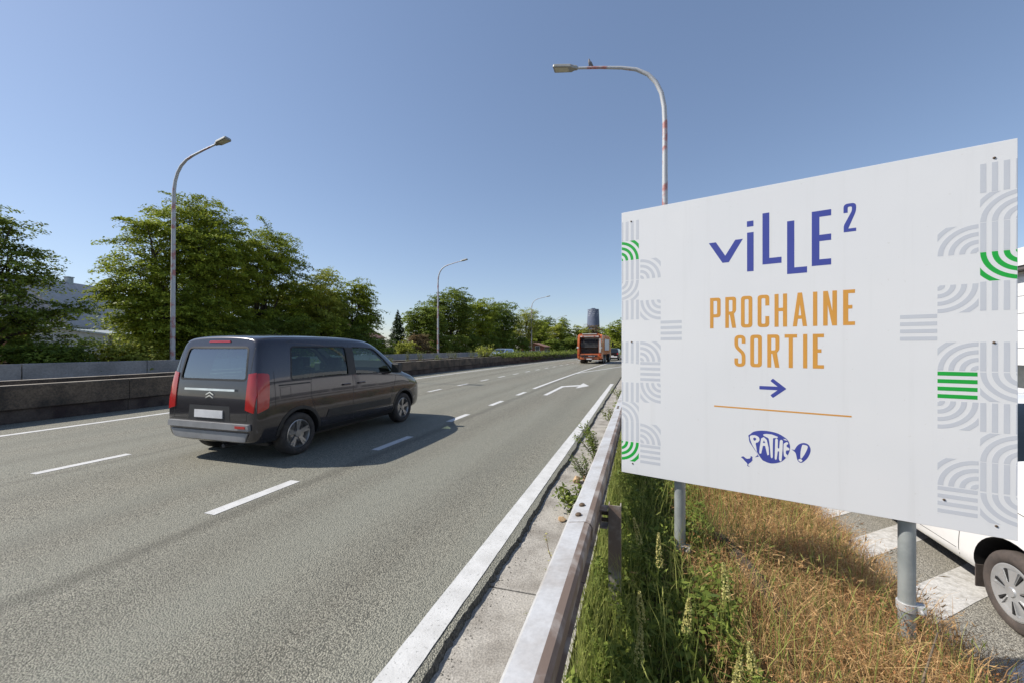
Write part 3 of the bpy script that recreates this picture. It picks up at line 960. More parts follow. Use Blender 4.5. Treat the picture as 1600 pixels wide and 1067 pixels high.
# ------------------------------------------------------------------ vehicles
def loft(sts, name='body'):
    """closed body from half sections (lists of (x, y, z), first and last on the centre line)"""
    n = len(sts[0]); R = 2*n-2
    vs = []; fs = []
    for st in sts:
        vs += [tuple(p) for p in st] + [(-p[0], p[1], p[2]) for p in st[-2:0:-1]]
    for i in range(len(sts)-1):
        for k in range(R):
            k2 = (k+1) % R
            fs.append((i*R+k, i*R+k2, (i+1)*R+k2, (i+1)*R+k))
    for base, flip in ((0, True), ((len(sts)-1)*R, False)):
        # end caps as strips joining left and right points
        for k in range(n-1):
            l0 = base + ((R-k) % R); l1 = base + (R-k-1)
            a, c = base+k, base+k+1
            if k == 0: f = (a, c, l1)
            elif k == n-2: f = (a, c, l0)
            else: f = (a, c, l1, l0)
            fs.append(f if flip else f[::-1])
    me = bpy.data.meshes.new(name); me.from_pydata(vs, [], fs)
    bm = bmesh.new(); bm.from_mesh(me); bmesh.ops.recalc_face_normals(bm, faces=bm.faces); bm.to_mesh(me); bm.free()
    return me

def subdivided(me, lv):
    o = bpy.data.objects.new('tmp', me); COL.objects.link(o)
    m = o.modifiers.new('s', 'SUBSURF'); m.levels = lv; m.render_levels = lv
    r = eval_mesh(o); bpy.data.objects.remove(o)
    return r

def boolean_cut(me, cutters, mats):
    o = bpy.data.objects.new('tmp', me); COL.objects.link(o)
    me.materials.clear()
    for mt in mats: me.materials.append(mt)
    cs = []
    for cm in cutters:
        c = bpy.data.objects.new('cut', cm); COL.objects.link(c); cs.append(c)
        m = o.modifiers.new('b', 'BOOLEAN'); m.operation = 'DIFFERENCE'; m.solver = 'EXACT'; m.object = c
        try: m.material_mode = 'TRANSFER'
        except Exception: pass
    r = eval_mesh(o)
    for c in cs: bpy.data.objects.remove(c)
    bpy.data.objects.remove(o)
    return r

class Shell:
    """ray-casts shapes on to a body surface"""
    def __init__(s, me):
        bm = bmesh.new(); bm.from_mesh(me)
        s.t = BVHTree.FromBMesh(bm); bm.free()
    def hit(s, a, b, ax, off):
        if ax in ('x+', 'x-'):
            sg = 1 if ax == 'x+' else -1
            h = s.t.ray_cast(Vector((3*sg, a, b)), Vector((-sg, 0, 0)))
            d = Vector((sg, 0, 0))
        elif ax == 'y-':
            h = s.t.ray_cast(Vector((a, -3, b)), Vector((0, 1, 0))); d = Vector((0, -1, 0))
        elif ax == 'y+':
            h = s.t.ray_cast(Vector((a, 9, b)), Vector((0, -1, 0))); d = Vector((0, 1, 0))
        else:
            h = s.t.ray_cast(Vector((a, b, 5)), Vector((0, 0, -1))); d = Vector((0, 0, 1))
        if h[0] is None: return None
        return h[0] + d*off
    def patch(s, poly, ax, off=.004, thick=0.0, step=.05):
        """(verts, faces) of a polygon laid on the surface"""
        P = []
        for i, p in enumerate(poly):
            a, b = Vector(p), Vector(poly[(i+1) % len(poly)])
            m = max(1, int((b-a).length/step))
            P += [a.lerp(b, k/m) for k in range(m)]
        nb = len(P)
        x0, x1 = min(p.x for p in P), max(p.x for p in P); y0, y1 = min(p.y for p in P), max(p.y for p in P)
        y = y0+step
        def inside(q):
            c = False
            for i in range(nb):
                a, b = P[i], P[i-1]
                if (a.y > q.y) != (b.y > q.y) and q.x < (b.x-a.x)*(q.y-a.y)/(b.y-a.y)+a.x: c = not c
            return c and min((q-a).length for a in P) > step*.4
        while y < y1:
            x = x0+step
            while x < x1:
                q = Vector((x, y))
                if inside(q): P.append(q)
                x += step
            y += step
        r = geometry.delaunay_2d_cdt(P, [(i, (i+1) % nb) for i in range(nb)], [list(range(nb))], 1, 1e-6)
        vs = [s.hit(v.x, v.y, ax, off) for v in r[0]]
        fs = [f for f in r[2] if all(vs[i] is not None for i in f)]
        idx = sorted({i for f in fs for i in f}); mp = {q: i for i, q in enumerate(idx)}
        vs2 = [vs[i] for i in idx]; fs2 = [tuple(mp[i] for i in f) for f in fs]
        if thick:
            # rim and inner skin
            d = {'x+': Vector((-1,0,0)), 'x-': Vector((1,0,0)), 'y-': Vector((0,1,0)), 'y+': Vector((0,-1,0)), 'z+': Vector((0,0,-1))}[ax]*thick
            n = len(vs2)
            edges = {}
            for f in fs2:
                for i in range(len(f)):
                    e = (f[i], f[(i+1) % len(f)])
                    edges[tuple(sorted(e))] = edges.get(tuple(sorted(e)), []) + [e]
            vs2 = vs2 + [v+d for v in vs2]
            ext = []
            for k, l in edges.items():
                if len(l) == 1:
                    a, b = l[0]; ext.append((b, a, a+n, b+n))
            fs2 = fs2 + [tuple(i+n for i in f[::-1]) for f in fs2] + ext
        return vs2, fs2
    def ribbon(s, mb, pts, ax, w=.007, off=.0015, step=.06, m=0):
        P = []
        for i in range(len(pts)-1):
            a, b = Vector(pts[i]), Vector(pts[i+1]); k = max(1, int((b-a).length/step))
            P += [a.lerp(b, j/k) for j in range(k)]
        P.append(Vector(pts[-1]))
        row = []
        for i, p in enumerate(P):
            t = (P[min(i+1, len(P)-1)]-P[max(i-1, 0)]).normalized(); q = Vector((-t.y, t.x))*w/2
            a, b = s.hit(p.x+q.x, p.y+q.y, ax, off), s.hit(p.x-q.x, p.y-q.y, ax, off)
            row.append((a, b))
        for i in range(len(row)-1):
            if None in row[i] or None in row[i+1]: continue
            mb.add([row[i][0], row[i][1], row[i+1][1], row[i+1][0]], [(0, 1, 2, 3)], m)

def wheel_mesh(parent, side, y, z, x, r=.325, w=.205, style='alloy', tyre=None):
    """side +1/-1; x = outer face of the tyre"""
    s_ = side
    b = MB()
    R = r; ri = r*.66
    prof = [(0.02, ri), (0.0, ri+.012), (-.006, R*.80), (-.002, R*.92), (.018, R*.985), (.045, R), (w-.045, R), (w-.018, R*.985), (w, R*.9), (w, ri), (w*.5, ri-.02)]
    rim = MB()
    if style == 'alloy':
        rim.lathe([(.012, ri+.004), (.006, ri-.008), (.03, ri-.02), (.10, ri-.028), (.14, .05), (.141, .0005)], 'x', 36, caps=False)
        for k in range(5):
            for dlt in (-.13, .13):
                a = 2*math.pi*k/5 + dlt + .3
                da = .045
                c_, q_ = math.cos, math.sin
                r0, r1 = .045, ri-.012
                vs = []
                for rr, hw in ((r0, .014), (r1, .019)):
                    for sx_ in (.012, .045):
                        for sg in (-1, 1):
                            vs.append((sx_ + (.02 if rr == r0 else 0), rr*c_(a)-sg*hw*q_(a), rr*q_(a)+sg*hw*c_(a)))
                rim.add(vs, [(0,1,3,2), (4,6,7,5), (0,4,5,1), (2,3,7,6), (0,2,6,4), (1,5,7,3)])
        rim.lathe([(.022, .0005), (.022, .055), (.06, .06)], 'x', 20)
        mats = [M['alloy']]
    else:
        # pressed cover: flat dish with narrow slots
        rim.lathe([(.0, ri+.006), (-.004, ri-.006), (.004, ri-.03), (.012, ri-.045), (.004, .11), (-.006, .06), (-.006, .042), (-.016, .036), (-.018, .0005)], 'x', 48, caps=False)
        for k in range(7):
            a = 2*math.pi*k/7 + .25
            for j, (r0, r1, h0, h1) in enumerate([(.075, ri-.035, .004, .012)]):
                vs = []
                for rr, hw in ((r0, h0), (r1, h1)):
                    for sg in (-1, 1):
                        vs.append((-.0055 if rr == r0 else .0015, rr*math.cos(a)-sg*hw*math.sin(a), rr*math.sin(a)+sg*hw*math.cos(a)))
                n0 = [(v[0]+.012, v[1], v[2]) for v in vs]
                rim.add(vs+n0, [(0,1,3,2), (4,6,7,5), (0,4,5,1), (2,3,7,6), (0,2,6,4), (1,5,7,3)], 1)
            vs = []
            a2 = a + .2
            for rr, hw in ((.075, .004), (ri-.03, .006)):
                for sg in (-1, 1):
                    vs.append((-.0075 if rr < .1 else -.001, rr*math.cos(a2)-sg*hw*math.sin(a2), rr*math.sin(a2)+sg*hw*math.cos(a2)))
            n0 = [(v[0]+.012, v[1], v[2]) for v in vs]
            rim.add(vs+n0, [(0,1,3,2), (4,6,7,5), (0,4,5,1), (2,3,7,6), (0,2,6,4), (1,5,7,3)], 0)
        mats = [M['hub'], M['void']]
    b.lathe(prof, 'x', 40, close=True)
    if s_ > 0:
        rim.v = [(-p[0], p[1], p[2]) for p in rim.v]; b.v = [(-p[0], p[1], p[2]) for p in b.v]
    o = rim.build('wheel', mats, parent, loc=(x, y, z), smooth=True, angle=30)
    b.build('tyre', tyre or M['rubber'], o, smooth=True, angle=50)
    return o

def mpv_sections(sy=1.0, sx=1.0, sz=1.0, zoff=0.0):
    def st(y, w, zb, zbelt, zedge, zroof, we, sh=(0,0,0), wb=None):
        s0, s1, s2 = sh
        P = [(0, y+.0, zb), (w*.82, y, zb-.01), (w*.965, y, zb+.05), (w, y, zb+.22), (w*1.0, y, .74), (w*.985, y+s0, zbelt), (we, y+s1, zedge), (we*.86, y+s2, zroof-.025), (0, y+s2, zroof)]
        return [(p[0]*sx, p[1]*sy, p[2]*sz+zoff) for p in P]
    return [
        st(.035, .80, .36, 1.12, 1.60, 1.71, .655, (.03, .12, .16)),
        st(.045, .875, .31, 1.12, 1.68, 1.775, .72, (.03, .13, .17)),
        st(.16, .922, .27, 1.12, 1.735, 1.835, .775, (.01, .05, .06)),
        st(.50, .930, .24, 1.12, 1.755, 1.865, .792),
        st(1.5, .930, .23, 1.12, 1.765, 1.875, .80),
        st(2.40, .930, .23, 1.11, 1.75, 1.86, .795),
        st(2.75, .930, .23, 1.10, 1.69, 1.79, .79),
        st(3.12, .930, .23, 1.09, 1.47, 1.56, .82),
        st(3.50, .925, .23, 1.075, 1.20, 1.285, .865),
        st(3.68, .922, .24, 1.05, 1.10, 1.175, .86),
        st(4.02, .915, .25, .98, 1.025, 1.11, .83),
        st(4.30, .87, .27, .86, .93, 1.00, .76),
        st(4.46, .76, .31, .72, .80, .86, .66),
        st(4.49, .66, .36, .66, .72, .78, .58),
    ]

def cyl_cutter(y, z, r, x0, x1):
    b = MB(); b.lathe([(x0, r), (x1, r)], 'x', 40, (0, y, z))
    return b.mesh('cut', M['void'])

def prism_mesh(poly, fn, d0, d1):
    b = MB(); b.prism(poly, fn, d0, d1); return b.mesh('cut', M['black'])

fx = lambda a, b, d: (d, a, b)
fy = lambda a, b, d: (a, d, b)

def build_van(root):
    WR, WF, RW = .77, 3.62, .325
    base = subdivided(loft(mpv_sections()), 3)
    sh = Shell(base)
    # cabin hollow
    def stc(y, w, zbelt, zedge, zroof, we, s1=0):
        return [(0, y, .52), (w*.9, y, .52), (w, y, .6), (w, y, .9), (w, y, zbelt), (we, y+s1, zedge), (we*.85, y+s1, zroof), (0, y+s1, zroof+.01)]
    cab = subdivided(loft([stc(.17, .78, 1.1, 1.62, 1.70, .66, .13), stc(.22, .83, 1.1, 1.66, 1.745, .70, .12), stc(.5, .855, 1.1, 1.685, 1.79, .725), stc(1.5, .86, 1.1, 1.70, 1.80, .735),
                           stc(2.35, .86, 1.1, 1.68, 1.785, .73), stc(2.72, .86, 1.1, 1.60, 1.70, .73), stc(3.1, .85, 1.08, 1.36, 1.45, .77), stc(3.40, .84, 1.0, 1.12, 1.19, .80), stc(3.44, .8, .96, 1.06, 1.12, .78)]), 2)
    cab.materials.clear(); cab.materials.append(M['void'])
    W1 = rpoly([(.62, 1.17, .05), (1.88, 1.165, .04), (1.88, 1.665, .05), (.70, 1.665, .07)], 4)
    W2_ = rpoly([(2.06, 1.16, .04), (3.27, 1.145, .06), (3.02, 1.40, .2), (2.70, 1.635, .12), (2.06, 1.66, .04)], 4)
    REAR = rpoly([(-.66, 1.19, .06), (.66, 1.19, .06), (.60, 1.655, .07), (-.60, 1.655, .07)], 4)
    cut = [cab]
    for p in (W1, W2_): cut.append(prism_mesh(p, fx, -1.3, 1.3))
    cut.append(prism_mesh(REAR, fy, -.4, .45))
    wsh = rpoly([(-.66, 2.74, .05), (.66, 2.74, .05), (.72, 3.36, .05), (-.72, 3.36, .05)], 3)
    cut.append(prism_mesh(wsh, lambda a, b, d: (a, b, d), 1.12, 2.4))
    for s_ in (-1, 1):
        for y in (WR, WF): cut.append(cyl_cutter(y, RW+.01, .385, s_*.66, s_*1.15))
    body = boolean_cut(base, cut, [M['van'], M['void']])
    smooth_mesh(body)
    try: body.set_sharp_from_angle(angle=math.radians(38))
    except Exception: pass
    body.name = 'body'
    bo = link(bpy.data.objects.new('body', body), root)
    def pt(name, polys, mats, off=.004, thick=.0, parent=root, smooth=True, step=.05):
        b = MB()
        for ax, poly in polys:
            v, f = sh.patch(poly, ax, off, thick, step); b.add(v, f)
        return b.build(name, mats, parent, smooth=smooth, angle=45)
    for ax in ('x+', 'x-'):
        pt('side_window', [(ax, [(p[0], p[1]) for p in rpoly([(.60, 1.155), (1.90, 1.15), (1.90, 1.68), (.68, 1.68)])])], M['g_side'], -.012)
        pt('front_window', [(ax, rpoly([(2.04, 1.145), (3.30, 1.13), (3.05, 1.41), (2.71, 1.65), (2.04, 1.675)]))], M['g_front'], -.012)
    pt('rear_window', [('y-', rpoly([(-.68, 1.17), (.68, 1.17), (.615, 1.67), (-.615, 1.67)]))], M['g_rear'], -.012)
    pt('windscreen', [('z+', [(-.68, 2.72), (.68, 2.72), (.74, 3.38), (-.74, 3.38)])], M['g_front'], -.02)
    # rubber surrounds of the side glass and pillar between
    for ax in ('x+', 'x-'):
        for w in (W1, W2_):
            b = MB(); sh.ribbon(b, [tuple(q) for q in w]+[tuple(w[0])], ax, .022, .002, .08); b.build('window_seal', M['black'], root)
        pt('door_pillar', [(ax, [(1.885, 1.165), (2.055, 1.16), (2.055, 1.655), (1.885, 1.66)])], M['black'], .003)
    b = MB(); sh.ribbon(b, [tuple(q) for q in REAR]+[tuple(REAR[0])], 'y-', .03, .002, .08)
    b.build('window_seal', M['black'], root)
    # rear lamps: tall, wrapped round the corner
    for s_, ax in ((1, 'x+'), (-1, 'x-')):
        pt('tail_light', [('y-', rpoly([(s_*.70, .78), (s_*.845, .74), (s_*.865, 1.0), (s_*.815, 1.30), (s_*.70, 1.28)])),
                          (ax, rpoly([(.075, .74), (.22, .80, .03), (.265, 1.28, .04), (.10, 1.30)]))], M['red_lens'], .012, .02)
    b = MB()
    v, f = sh.patch([(-.22, 1.725), (.22, 1.725), (.20, 1.752), (-.20, 1.752)], 'y-', .012, .02); b.add(v, f)
    b.build('brake_light', M['red_lens'], root)
    # tailgate furniture
    b = MB()
    v, f = sh.patch([(-.5, 1.035), (.5, 1.035), (.5, 1.065), (-.5, 1.065)], 'y-', .03, .05); b.add(v, f)
    b.build('tailgate_trim', M['chrome'], root)
    b = MB()      # twin chevron badge
    for dz in (0, .045):
        v, f = sh.patch([(-.075, .955+dz-.035), (0, .955+dz), (.075, .955+dz-.035), (.075, .955+dz-.018), (0, .955+dz+.018), (-.075, .955+dz-.018)], 'y-', .012, .014, .03); b.add(v, f)
    b.build('badge', M['chrome'], root)
    pt('number_plate', [('y-', [(-.28, .645), (.28, .645), (.28, .755), (-.28, .755)])], M['plate'], .014, .016, smooth=False)
    b = MB()
    v, f = sh.patch([(-.42, .60), (.42, .60), (.40, .82), (-.40, .82)], 'y-', .002); b.add(v, f)
    b.build('plate_recess', M['black'], root)
    pt('bumper_step', [('y-', rpoly([(-.80, .50), (.80, .50), (.79, .585), (-.79, .585)]))], M['grey_pl'], .045, .07, smooth=False)
    pt('bumper_insert', [('y-', rpoly([(-.70, .335), (.70, .335), (.76, .46), (-.76, .46)]))], M['grey_pl'], .02, .03)
    pt('bumper_reflector', [('y-', rpoly([(.58, .53), (.76, .53), (.76, .565), (.58, .565)]))], M['red_lens'], .062, .008)
    # seams
    b = MB()
    for ax in ('x+', 'x-'):
        sh.ribbon(b, [(1.97, .36), (1.97, 1.70)], ax); sh.ribbon(b, [(1.0, 1.13), (.98, .9), (1.08, .62), (1.2, .36), (3.05, .34), (3.12, .6), (3.28, .95), (3.36, 1.13)], ax)
        sh.ribbon(b, [(1.02, 1.145), (.25, 1.155)], ax, .012); sh.ribbon(b, [(.33, .79), (.34, 1.30)], ax, .006)
        sh.ribbon(b, [(.98, 1.10), (.40, 1.10)], ax, .02)
        sh.ribbon(b, [(.42, .93), (.60, .93), (.60, 1.07), (.42, 1.07), (.42, .93)], ax, .005)
        sh.ribbon(b, [(3.4, 1.06), (4.1, .97)], ax, .006)
    sh.ribbon(b, [(-.72, .62), (-.72, 1.70)], 'y-'); sh.ribbon(b, [(.72, .62), (.72, 1.70)], 'y-'); sh.ribbon(b, [(-.72, .62), (.72, .62)], 'y-')
    sh.ribbon(b, [(-.7, .25), (-.66, 2.7)], 'z+', .02); sh.ribbon(b, [(.7, .25), (.66, 2.7)], 'z+', .02)
    b.build('panel_gap', M['black'], root)
    for ax, s_ in (('x+', 1), ('x-', -1)):
        pt('sill_trim', [(ax, [(1.17, .27), (3.22, .27), (3.22, .355), (1.17, .355)])], M['black'], .012, .02)
        pt('side_moulding', [(ax, rpoly([(1.3, .50), (3.12, .48), (3.10, .60), (1.36, .62)], 3))], M['black'], .010, .016)
        for y in (1.72, 2.12):
            p = sh.hit(y, 1.0, ax, 0)
            b = MB(); b.box(p.x-.005 if s_ > 0 else p.x-.035, p.x+.035 if s_ > 0 else p.x+.005, y-.02, y+.16, .985, 1.015)
            b.build('door_handle', M['van'], root, bevel=.01)
        b = MB()
        cx = s_*1.02
        b.box(cx-.09, cx+.09, 3.12, 3.24, 1.13, 1.32); b.box(min(s_*.88, cx), max(s_*.88, cx), 3.16, 3.22, 1.14, 1.18)
        b.build('door_mirror', M['black'], root, bevel=.03, seg=3)
        for y in (WR, WF):
            wheel_mesh(root, s_, y, RW, s_*.905)
            b = MB()
            arc = [(y+.40*math.cos(t), RW+.01+.40*math.sin(t)) for t in [math.pi*(-.04+1.08*i/16) for i in range(17)]]
            sh.ribbon(b, [q for q in arc if q[1] > .28], ax, .05, .006)
            b.build('arch_trim', M['black'], root, smooth=True)
    # seats
    for x, y in ((-.38, 2.05), (.38, 2.05), (-.45, 1.05), (.02, 1.05), (.47, 1.05)):
        b = MB()
        b.box(x-.23, x+.23, y+.1, y+.6, .55, .72); b.box(x-.22, x+.22, y, y+.13, .6, 1.27); b.box(x-.13, x+.13, y+.0, y+.1, 1.30, 1.47); b.box(x-.05, x+.05, y+.03, y+.06, 1.25, 1.32)
        b.build('seat', M['seat'], root, bevel=.035, seg=3)
    b = MB(); b.box(-.78, .78, 2.98, 3.3, .8, 1.05); b.build('dashboard', M['black'], root, bevel=.04)
    b = MB(); b.tube([(.0, .20, 1.21), (.16, .16, 1.24), (.42, .15, 1.25)], .010, 6); b.build('wiper', M['black'], root)
    b = MB(); b.tube([(.25, .35, .25), (.25, .06, .25)], .03, 10); b.build('exhaust', M['steel_d'], root)
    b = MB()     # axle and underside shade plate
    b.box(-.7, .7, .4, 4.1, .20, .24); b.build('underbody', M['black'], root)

van = empty('passenger_van', (-5.93, 4.10, 0), 0, 'dark charcoal people carrier seen from behind in the middle lane, tall red tail lights', 'car')
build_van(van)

def simple_car(root, paint, sx, sy, sz, rear=True, style='alloy', zoff=0.0, tyre=None, wheels=True):
    base = subdivided(loft(mpv_sections(sy, sx, sz, zoff)), 3)
    sh = Shell(base)
    WR, WF, RW = .77*sy, 3.62*sy, .325*(.5+.5*sz)
    cut = []
    for s_ in (-1, 1):
        for y in (WR, WF): cut.append(cyl_cutter(y, RW+.01+zoff*.4, RW*1.2+zoff*.4, s_*.66*sx, s_*1.2*sx))
    body = boolean_cut(base, cut, [paint, M['void']])
    smooth_mesh(body)
    try: body.set_sharp_from_angle(angle=math.radians(38))
    except Exception: pass
    body.name = 'body'; link(bpy.data.objects.new('body', body), root)
    def pt(name, polys, mats, off=.004, thick=0.0, step=.07):
        b = MB()
        for ax, poly in polys:
            v, f = sh.patch(poly, ax, off, thick, step); b.add(v, f)
        return b.build(name, mats, root, smooth=True, angle=45)
    S = lambda poly: [(p[0]*sy, p[1]*sz+zoff) for p in poly]
    R = lambda poly: [(p[0]*sx, p[1]*sz+zoff) for p in poly]
    for ax in ('x+', 'x-'):
        pt('side_window', [(ax, S([(.60, 1.17), (1.88, 1.165), (1.88, 1.66), (.70, 1.66)]))], M['g_dark'])
        pt('front_window', [(ax, S([(2.0, 1.16), (3.25, 1.14), (3.02, 1.40), (2.70, 1.63), (2.0, 1.66)]))], M['g_dark'])
    pt('rear_window', [('y-', R([(-.64, 1.2), (.64, 1.2), (.58, 1.64), (-.58, 1.64)]))], M['g_dark'])
    pt('windscreen', [('z+', [(-.68*sx, 2.72*sy), (.68*sx, 2.72*sy), (.74*sx, 3.38*sy), (-.74*sx, 3.38*sy)])], M['g_dark'])
    for s_, ax in ((1, 'x+'), (-1, 'x-')):
        pt('tail_light', [('y-', R([(s_*.64, .95), (s_*.85, .93), (s_*.84, 1.18), (s_*.70, 1.16)]))], M['red_lens'], .012, .02)
        pt('headlight', [('y+', R([(s_*.40, .74), (s_*.66, .72), (s_*.70, .84), (s_*.46, .83)]))], M['white_lens'], .01, .02)
        if wheels:
            for y in (WR, WF): wheel_mesh(root, s_, y, RW, s_*.905*sx, RW, .2, style, tyre)
    pt('number_plate', [('y-', R([(-.27, .66), (.27, .66), (.27, .77), (-.27, .77)]))], M['plate'], .012, .014)
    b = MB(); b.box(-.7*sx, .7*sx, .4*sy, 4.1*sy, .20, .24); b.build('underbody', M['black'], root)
    return sh

car = empty('hatchback', (-3.5, 53.5, 0), -.08, 'small black hatchback ahead of the orange truck, beside the billboard edge', 'car')
sh = simple_car(car, M['car_black'], .95, .95, .84)
b = MB(); v, f = sh.patch([(-.68, .40), (.68, .40), (.68, .56), (-.68, .56)], 'y-', .012, .02); b.add(v, f); b.build('bumper_insert', M['truck_white'], car)
car = empty('hatchback', (-15.3, 46.2, 0), math.pi-.06, 'pale blue car on the opposite carriageway, only its top above the median plants', 'car')
simple_car(car, M['car_blue'], .95, .95, .84)

wv = empty('delivery_van', (2.94+.905, 4.41+3.62*1.05, -.70), math.pi, 'white van parked below the billboard, silver wheel cover showing', 'van')
sh = simple_car(wv, M['van_white'], 1.0, 1.05, 1.0, style='hub', tyre=M['rubber_d'], zoff=.025)
for ax in ('x+', 'x-'):
    b = MB(); v, f = sh.patch([(1.25, .60), (3.25, .60), (3.25, .66), (1.25, .66)], ax, .012, .02); b.add(v, f)
    b.build('side_moulding', M['van_white'], wv, smooth=True, angle=40)
b = MB()
for ax in ('x+', 'x-'):
    sh.ribbon(b, [(2.05, .42), (2.05, 1.75)], ax); sh.ribbon(b, [(3.22, .36), (3.30, .8), (3.42, 1.13)], ax); sh.ribbon(b, [(1.25, .42), (3.2, .415)], ax, .006)
    sh.ribbon(b, [(3.45, 1.06), (4.4, .92)], ax, .006)
b.build('panel_gap', M['black'], wv)
for ax in ('x+', 'x-'):
    b = MB(); v, f = sh.patch([(3.31, .70), (3.38, .72), (3.37, .77), (3.29, .75)], ax, .012, .02, .03); b.add(v, f)
    b.build('side_repeater', M['white_lens'], wv)
for s_ in (-1, 1):
    b = MB(); b.box(s_*.80-.02 if s_ > 0 else -.90, .90 if s_ > 0 else -.78, 3.40, 3.412, .16, .36)
    b.build('mud_flap', M['rubber_d'], wv)

# orange refuse truck, rear loader
tr = empty('garbage_truck', (-4.95, 41.3, 0), -.055, 'orange refuse truck seen from the back in the middle lane', 'truck')
b = MB()
b.box(-1.22, 1.22, 1.1, 6.3, .95, 2.92); 
body = b.build('container', M['orange2'], tr, bevel=.04)
for y in (1.9, 2.9, 3.9, 4.9, 5.8):
    b = MB(); b.box(1.221, 1.262, y-.05, y+.05, .97, 2.88); b.box(-1.262, -1.221, y-.05, y+.05, .97, 2.88); b.build('rib', M['orange2'], body, bevel=.01)
b = MB(); b.box(1.264, 1.275, 2.1, 5.6, 1.35, 2.55); b.box(-1.275, -1.264, 2.1, 5.6, 1.35, 2.55); b.build('side_poster', M['truck_white'], tr)
# tailgate: curved side cheeks, open hopper
ch = [(1.08, .55), (1.08, 2.95), (.55, 2.98), (.22, 2.75), (.05, 2.1), (0, 1.3), (.0, .62), (.3, .45)]
for x0, x1 in ((-1.24, -1.02), (.96, 1.24)):
    b = MB(); b.prism(ch, fx, x0, x1); b.build('tailgate_side', M['orange'], tr, bevel=.02)
b = MB(); b.box(.99, 1.20, -.035, -.003, 1.15, 2.55); b.box(1.0, 1.19, -.05, -.036, 1.2, 1.5); b.build('control_panel', M['truck_grey'], tr, bevel=.01)
b = MB(); b.box(-1.01, .95, .75, .82, .9, 2.8); b.box(-1.01, .95, .1, .75, .86, .92); b.build('hopper', M['steel_d'], tr)
b = MB()
b.prism([(.3, 2.2), (.72, 2.5), (.72, 2.1), (.42, 1.65), (.34, 1.7)], fx, -.95, .9); b.box(-.8, .8, .26, .40, 1.66, 1.74); b.tube([(-.6, .3, 2.5), (-.6, .5, 1.8)], .06, 8); b.tube([(.55, .3, 2.5), (.55, .5, 1.8)], .06, 8)
b.build('packer_blade', M['steel_d'], tr, bevel=.01)
b = MB(); b.box(-1.0, .94, .12, .6, 2.66, 2.96); b.build('tailgate_top', M['orange'], tr, bevel=.03)
b = MB(); b.box(-.75, .75, .08, .30, 2.965, 3.06); b.box(-.95, .9, .06, .115, 2.70, 2.82); b.build('light_bar', M['truck_grey'], tr, bevel=.02)
for x in (-1.0, -.85, .8, .95):
    b = MB(); b.lathe([(0, .05), (.06, .05), (.085, .02), (.086, .0005)], 'z', 12, (x, .2, 2.985)); b.build('beacon', M['amber'] if abs(x) > .9 else M['red_lens'], tr)
for x in (-.9, -.7, .45, .82):
    b = MB(); b.box(x, x+.12, .03, .058, 2.72, 2.80); b.build('work_lamp', M['red_lens'] if x in (-.7, .45) else M['white_lens'], tr, bevel=.008)
b = MB(); b.prism([(.02, .46), (.06, 1.02), (.5, 1.05), (.5, .46)], fx, -1.01, .95); b.build('tailgate_sill', M['orange'], tr, bevel=.02)
b = MB(); b.box(-.9, .85, -.03, .02, .74, .84); b.tube([(-.9, -.06, .9), (.85, -.06, .9)], .04, 10); b.box(-.5, -.42, -.1, .0, .5, .95); b.box(.35, .43, -.1, .0, .5, .95); b.build('bin_lifter', M['steel_d'], tr)
b = MB(); b.box(-.1, .55, -.055, -.035, .76, .83); b.build('warning_plate', M['truck_white'], tr)
for x in (-1.30, 1.12):
    b = MB(); b.box(x, x+.18, .0, .08, 1.58, 1.74); b.build('marker_lamp', M['white_lens'], tr, bevel=.02)
for x in (-1.15, 1.0):
    b = MB(); b.box(x, x+.14, -.03, .02, .86, 1.0); b.build('tail_light', M['red_lens'], tr, bevel=.02)
    b = MB(); b.box(x-.12 if x < 0 else x-.2, x+.3, -.22, .12, .34, .38); b.build('foot_step', M['truck_grey'], tr)
b = MB(); b.box(-.28, .24, -.05, -.03, .45, .56); b.build('number_plate', M['plate'], tr)
b = MB(); b.box(-.45, .45, .6, 7.9, .55, .93); b.box(-1.1, 1.1, .4, .5, .4, .5); b.build('chassis', M['steel_d'], tr)
for y in (1.75, 3.1, 6.6):
    for s_ in (-1, 1):
        wheel_mesh(tr, s_, y, .5, s_*1.22, .5, .5 if y < 5 else .3, 'alloy', M['rubber'])
b = MB(); b.prism([(6.4, .6), (6.4, 2.75), (7.5, 2.8), (7.95, 1.6), (8.0, .5)], fx, -1.2, 1.2); b.build('cab', M['orange2'], tr, bevel=.06)
b = MB()
for s_ in (-1, 1): b.prism([(6.7, 1.75), (6.7, 2.5), (7.4, 2.5), (7.72, 1.75)], fx, s_*1.201-.004, s_*1.201+.004)
b.build('cab_window', M['g_dark'], tr)
for s_ in (-1, 1):
    b = MB(); b.box(s_*1.42-.08, s_*1.42+.08, 7.6, 7.7, 1.75, 2.3); b.tube([(s_*1.2, 7.65, 2.4), (s_*1.42, 7.65, 2.32)], .02, 6); b.build('cab_mirror', M['black'], tr, bevel=.02)

